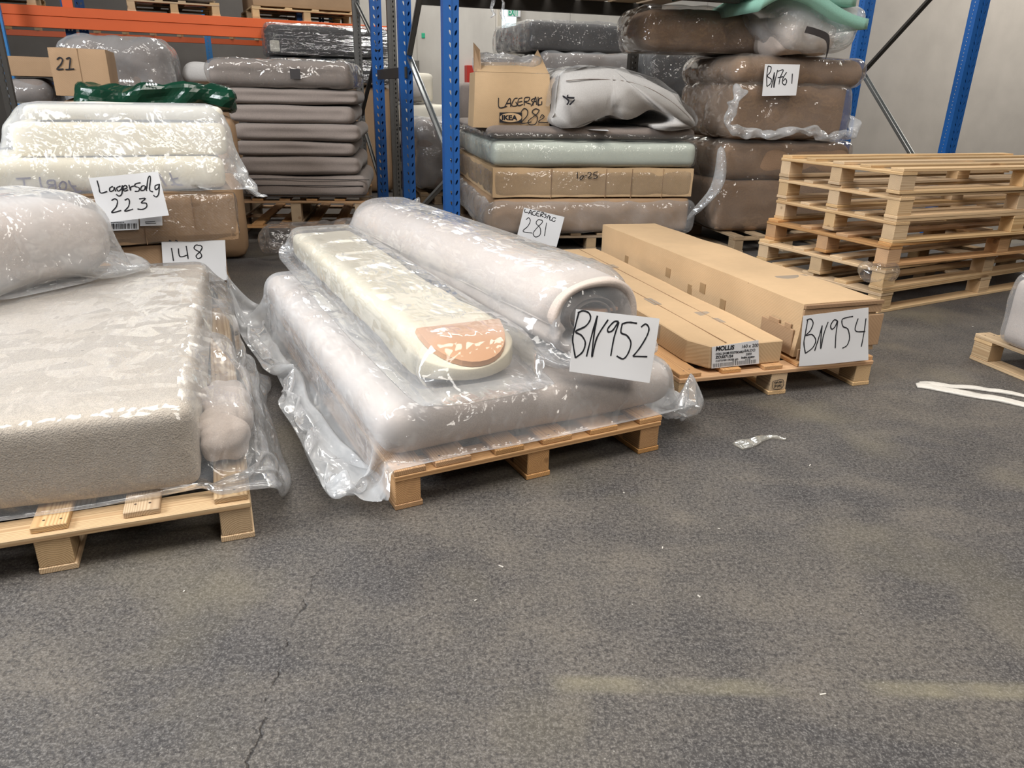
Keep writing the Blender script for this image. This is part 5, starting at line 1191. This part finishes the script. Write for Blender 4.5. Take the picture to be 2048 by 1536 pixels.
# ------------------------------------------------------------------ behind the left stack
topz = z2f+h2f+.09
def support(label, P, yaw, w, d, z, mat=CARD_D, name='cardboard_box', cat='box'):
    return block(name, label, cat, (P[0], P[1], .0), yaw, w, d, z, mat, .01, .15)
P, w, h = face(158, 468, 180, 225, 5.0, 18)
gb = thing('plastic_sack', 'dark green glossy plastic sack lying behind the foam pile', 'sack', FR(P, 18))
V, F, ids, K = cubegrid(w, .30, h*1.0, .024); V, N = rounded(V, w, .30, h*1.0, .03); V = crumple(V, N, .013, 14, 5, .30)
V[:, 0] += w/2; V[:, 1] += .15; V[:, 2] += h*.55-.03*np.sin(V[:, 0]*7); V[:, 2] -= V[:, 2].min(); V[:, 2] += .016*np.sin(V[:, 0]*5+1); V[:, 2] -= V[:, 2].min(); part('sack', V, F, GREEN, gb, smooth=False)
ink(gb, [[(240+i*6, 159+i*.5), (243+i*6, 163+i*.5)] for i in range(5)]+[[(292+i*6, 167), (296+i*6, 170)] for i in range(4)], (P-.03*vd(18),)*2+(-vd(18), ZERO), .012, PAPER, name='white_print', pmat=FR(P, 18))
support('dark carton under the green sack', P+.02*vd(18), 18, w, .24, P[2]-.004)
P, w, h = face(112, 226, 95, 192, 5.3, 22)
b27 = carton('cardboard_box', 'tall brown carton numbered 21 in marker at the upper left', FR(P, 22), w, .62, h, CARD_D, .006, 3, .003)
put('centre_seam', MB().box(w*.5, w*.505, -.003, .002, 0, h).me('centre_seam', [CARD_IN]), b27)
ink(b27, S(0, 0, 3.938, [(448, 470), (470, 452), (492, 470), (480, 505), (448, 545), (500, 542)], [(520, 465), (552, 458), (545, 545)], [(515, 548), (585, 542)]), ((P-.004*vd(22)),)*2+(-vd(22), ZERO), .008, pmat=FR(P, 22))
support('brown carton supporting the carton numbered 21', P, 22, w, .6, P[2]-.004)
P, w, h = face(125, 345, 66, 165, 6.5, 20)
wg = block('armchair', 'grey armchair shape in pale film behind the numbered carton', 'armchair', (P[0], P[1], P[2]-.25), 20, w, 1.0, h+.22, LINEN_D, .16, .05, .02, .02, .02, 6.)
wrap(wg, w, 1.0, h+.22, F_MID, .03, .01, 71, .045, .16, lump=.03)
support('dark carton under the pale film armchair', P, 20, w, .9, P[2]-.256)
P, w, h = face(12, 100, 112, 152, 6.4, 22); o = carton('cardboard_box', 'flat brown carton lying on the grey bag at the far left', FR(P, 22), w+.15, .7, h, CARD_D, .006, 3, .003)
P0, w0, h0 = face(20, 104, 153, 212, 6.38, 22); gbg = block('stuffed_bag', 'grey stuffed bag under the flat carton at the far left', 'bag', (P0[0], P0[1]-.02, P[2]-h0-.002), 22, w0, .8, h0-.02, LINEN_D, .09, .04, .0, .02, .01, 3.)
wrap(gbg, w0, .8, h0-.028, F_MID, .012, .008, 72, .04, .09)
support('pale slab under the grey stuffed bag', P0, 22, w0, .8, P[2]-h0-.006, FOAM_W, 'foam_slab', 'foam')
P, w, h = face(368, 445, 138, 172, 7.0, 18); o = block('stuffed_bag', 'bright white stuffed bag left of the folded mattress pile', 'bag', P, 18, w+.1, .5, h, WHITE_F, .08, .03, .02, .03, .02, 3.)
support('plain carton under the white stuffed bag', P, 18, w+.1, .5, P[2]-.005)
# racks at the left
b1_, p1_, h1_ = beam('rack_beam', 'big orange rack beam across the upper left', -80, 2, 47, 8.2, 25.5, 4.45, ORANGE, .06, 1)
b2_, p2_, h2__ = beam('rack_beam', 'thin orange rack beam far behind the big one', -80, 54, 66, 12.6, 23, 6.3, ORANGE, .06)
M_b = FR(p1_, 25.5)
# things stored above the big beam
for k_, (x0_, L_) in enumerate(((-.3, 1.0), (1.55, .95), (2.85, 1.25))):
    Mq = M_b @ Matrix.Translation((x0_, .02, h1_+.001)); pallet('pale pallet on the big orange beam, %s' % ['at the left edge', 'under a grey wrapped load', 'under a brown carton'][k_], Mq, L_, 1.1, ((0, .1), (L_*.3, L_*.3+.08), (L_*.55, L_*.55+.08), (L_-.1, L_)), (W_PALE,)*3, nails=0, H=.135)
    Mq2 = Mq @ Matrix.Translation((.02, .03, .137))
    if k_ == 2: carton('cardboard_box', 'brown carton on a pallet above the big orange beam', Mq2, L_-.06, 1.0, .5, CARD_D, .01, k_, .003)
    else:
        P_0 = Mq2.to_translation(); o = block('wrapped_bundle', ['brown bundle above the orange beam at the left edge', 'grey film-wrapped load above the orange beam'][k_], 'bundle', P_0, 25.5, L_-.04, 1.0, .5, [CARD_D, LINEN_D][k_], .05, .08)
        wrap(o, L_-.04, 1.0, .49, F_MID, .012, .006, 80+k_, .06, .06)
sl = thing('shelf_board', 'grey steel shelf deck on the big orange beam', 'shelf', M_b @ Matrix.Translation((0, .065, h1_-.05)))
put('deck', MB().box(0, 4.4, 0, 1.1, 0, .045).me('deck', [GREYM]), sl)
Pq = M_b @ Vector((.95, .065, 0)); un = thing('rack_upright', 'dark blue perforated upright crossing the big orange beam', 'rack upright', None)
pq_ = fl(np.array(at(140, 55, 8.75))); post(un, pq_, 25, .1, .07, 3.2, BLUE, [.03, .07], .07, .014, .03, .3); foot(un, pq_, 25, BLUE)
pq_ = fl(np.array(at(164, 40, 9.8))); post(un, pq_, 25, .1, .07, 3.4, BLUE, [.03, .07], .07, .014, .03, .3); foot(un, pq_, 25, BLUE)
put('beam_hook', MB().box(-.05, .05, -.014, 0, 0, .28).me('beam_hook', [ORANGE], .003), un, FR(np.array(at(140, 36, 8.70)), 25))
def simple_upright(label, x, y, Y, mat, lean=0, w=.08):
    o = thing('rack_upright', label, 'rack upright', None); P = fl(at(x, y, Y)); post(o, P, 22, w, .06, 3.4, mat, [w*.5], .05, .012, .025, 0.); foot(o, P, 22, mat); return o
simple_upright('light blue thin upright left of the flat brown carton', 12, 120, 8.0, BLUE2)
simple_upright('light blue thin upright in front of the grey concrete wall', 418, 100, 12.4, BLUE2, w=.09)
o = simple_upright('black perforated upright at the left picture edge', 14, 180, 5.6, DKSTEEL, w=.07)
simple_upright('dark blue upright right of the orange beam end', 603, 20, 9.9, BLUE, w=.12)
o = simple_upright('light blue far upright before the pale wall', 642, 20, 10.5, BLUE2, w=.06)
o = simple_upright('light blue second far upright with an orange clip', 662, 20, 10.9, BLUE2, w=.06)
for i in range(13):
    q_ = FR(p2_, 23) @ Vector((.6+i*.42, .0, h2__+.001)); tag(put('timber_block', MB().box(0, .07, 0, .1, 0, .05).me('timber_block', [W_PALE]), None, Matrix.Translation(q_)), 'pale timber end on the thin far orange beam, %s from its left end' % ['first', 'second', 'third', 'fourth', 'fifth', 'sixth', 'seventh', 'eighth', 'ninth', 'tenth', 'eleventh', 'twelfth', 'thirteenth'][i], 'timber', 'timber ends on the far orange beam')
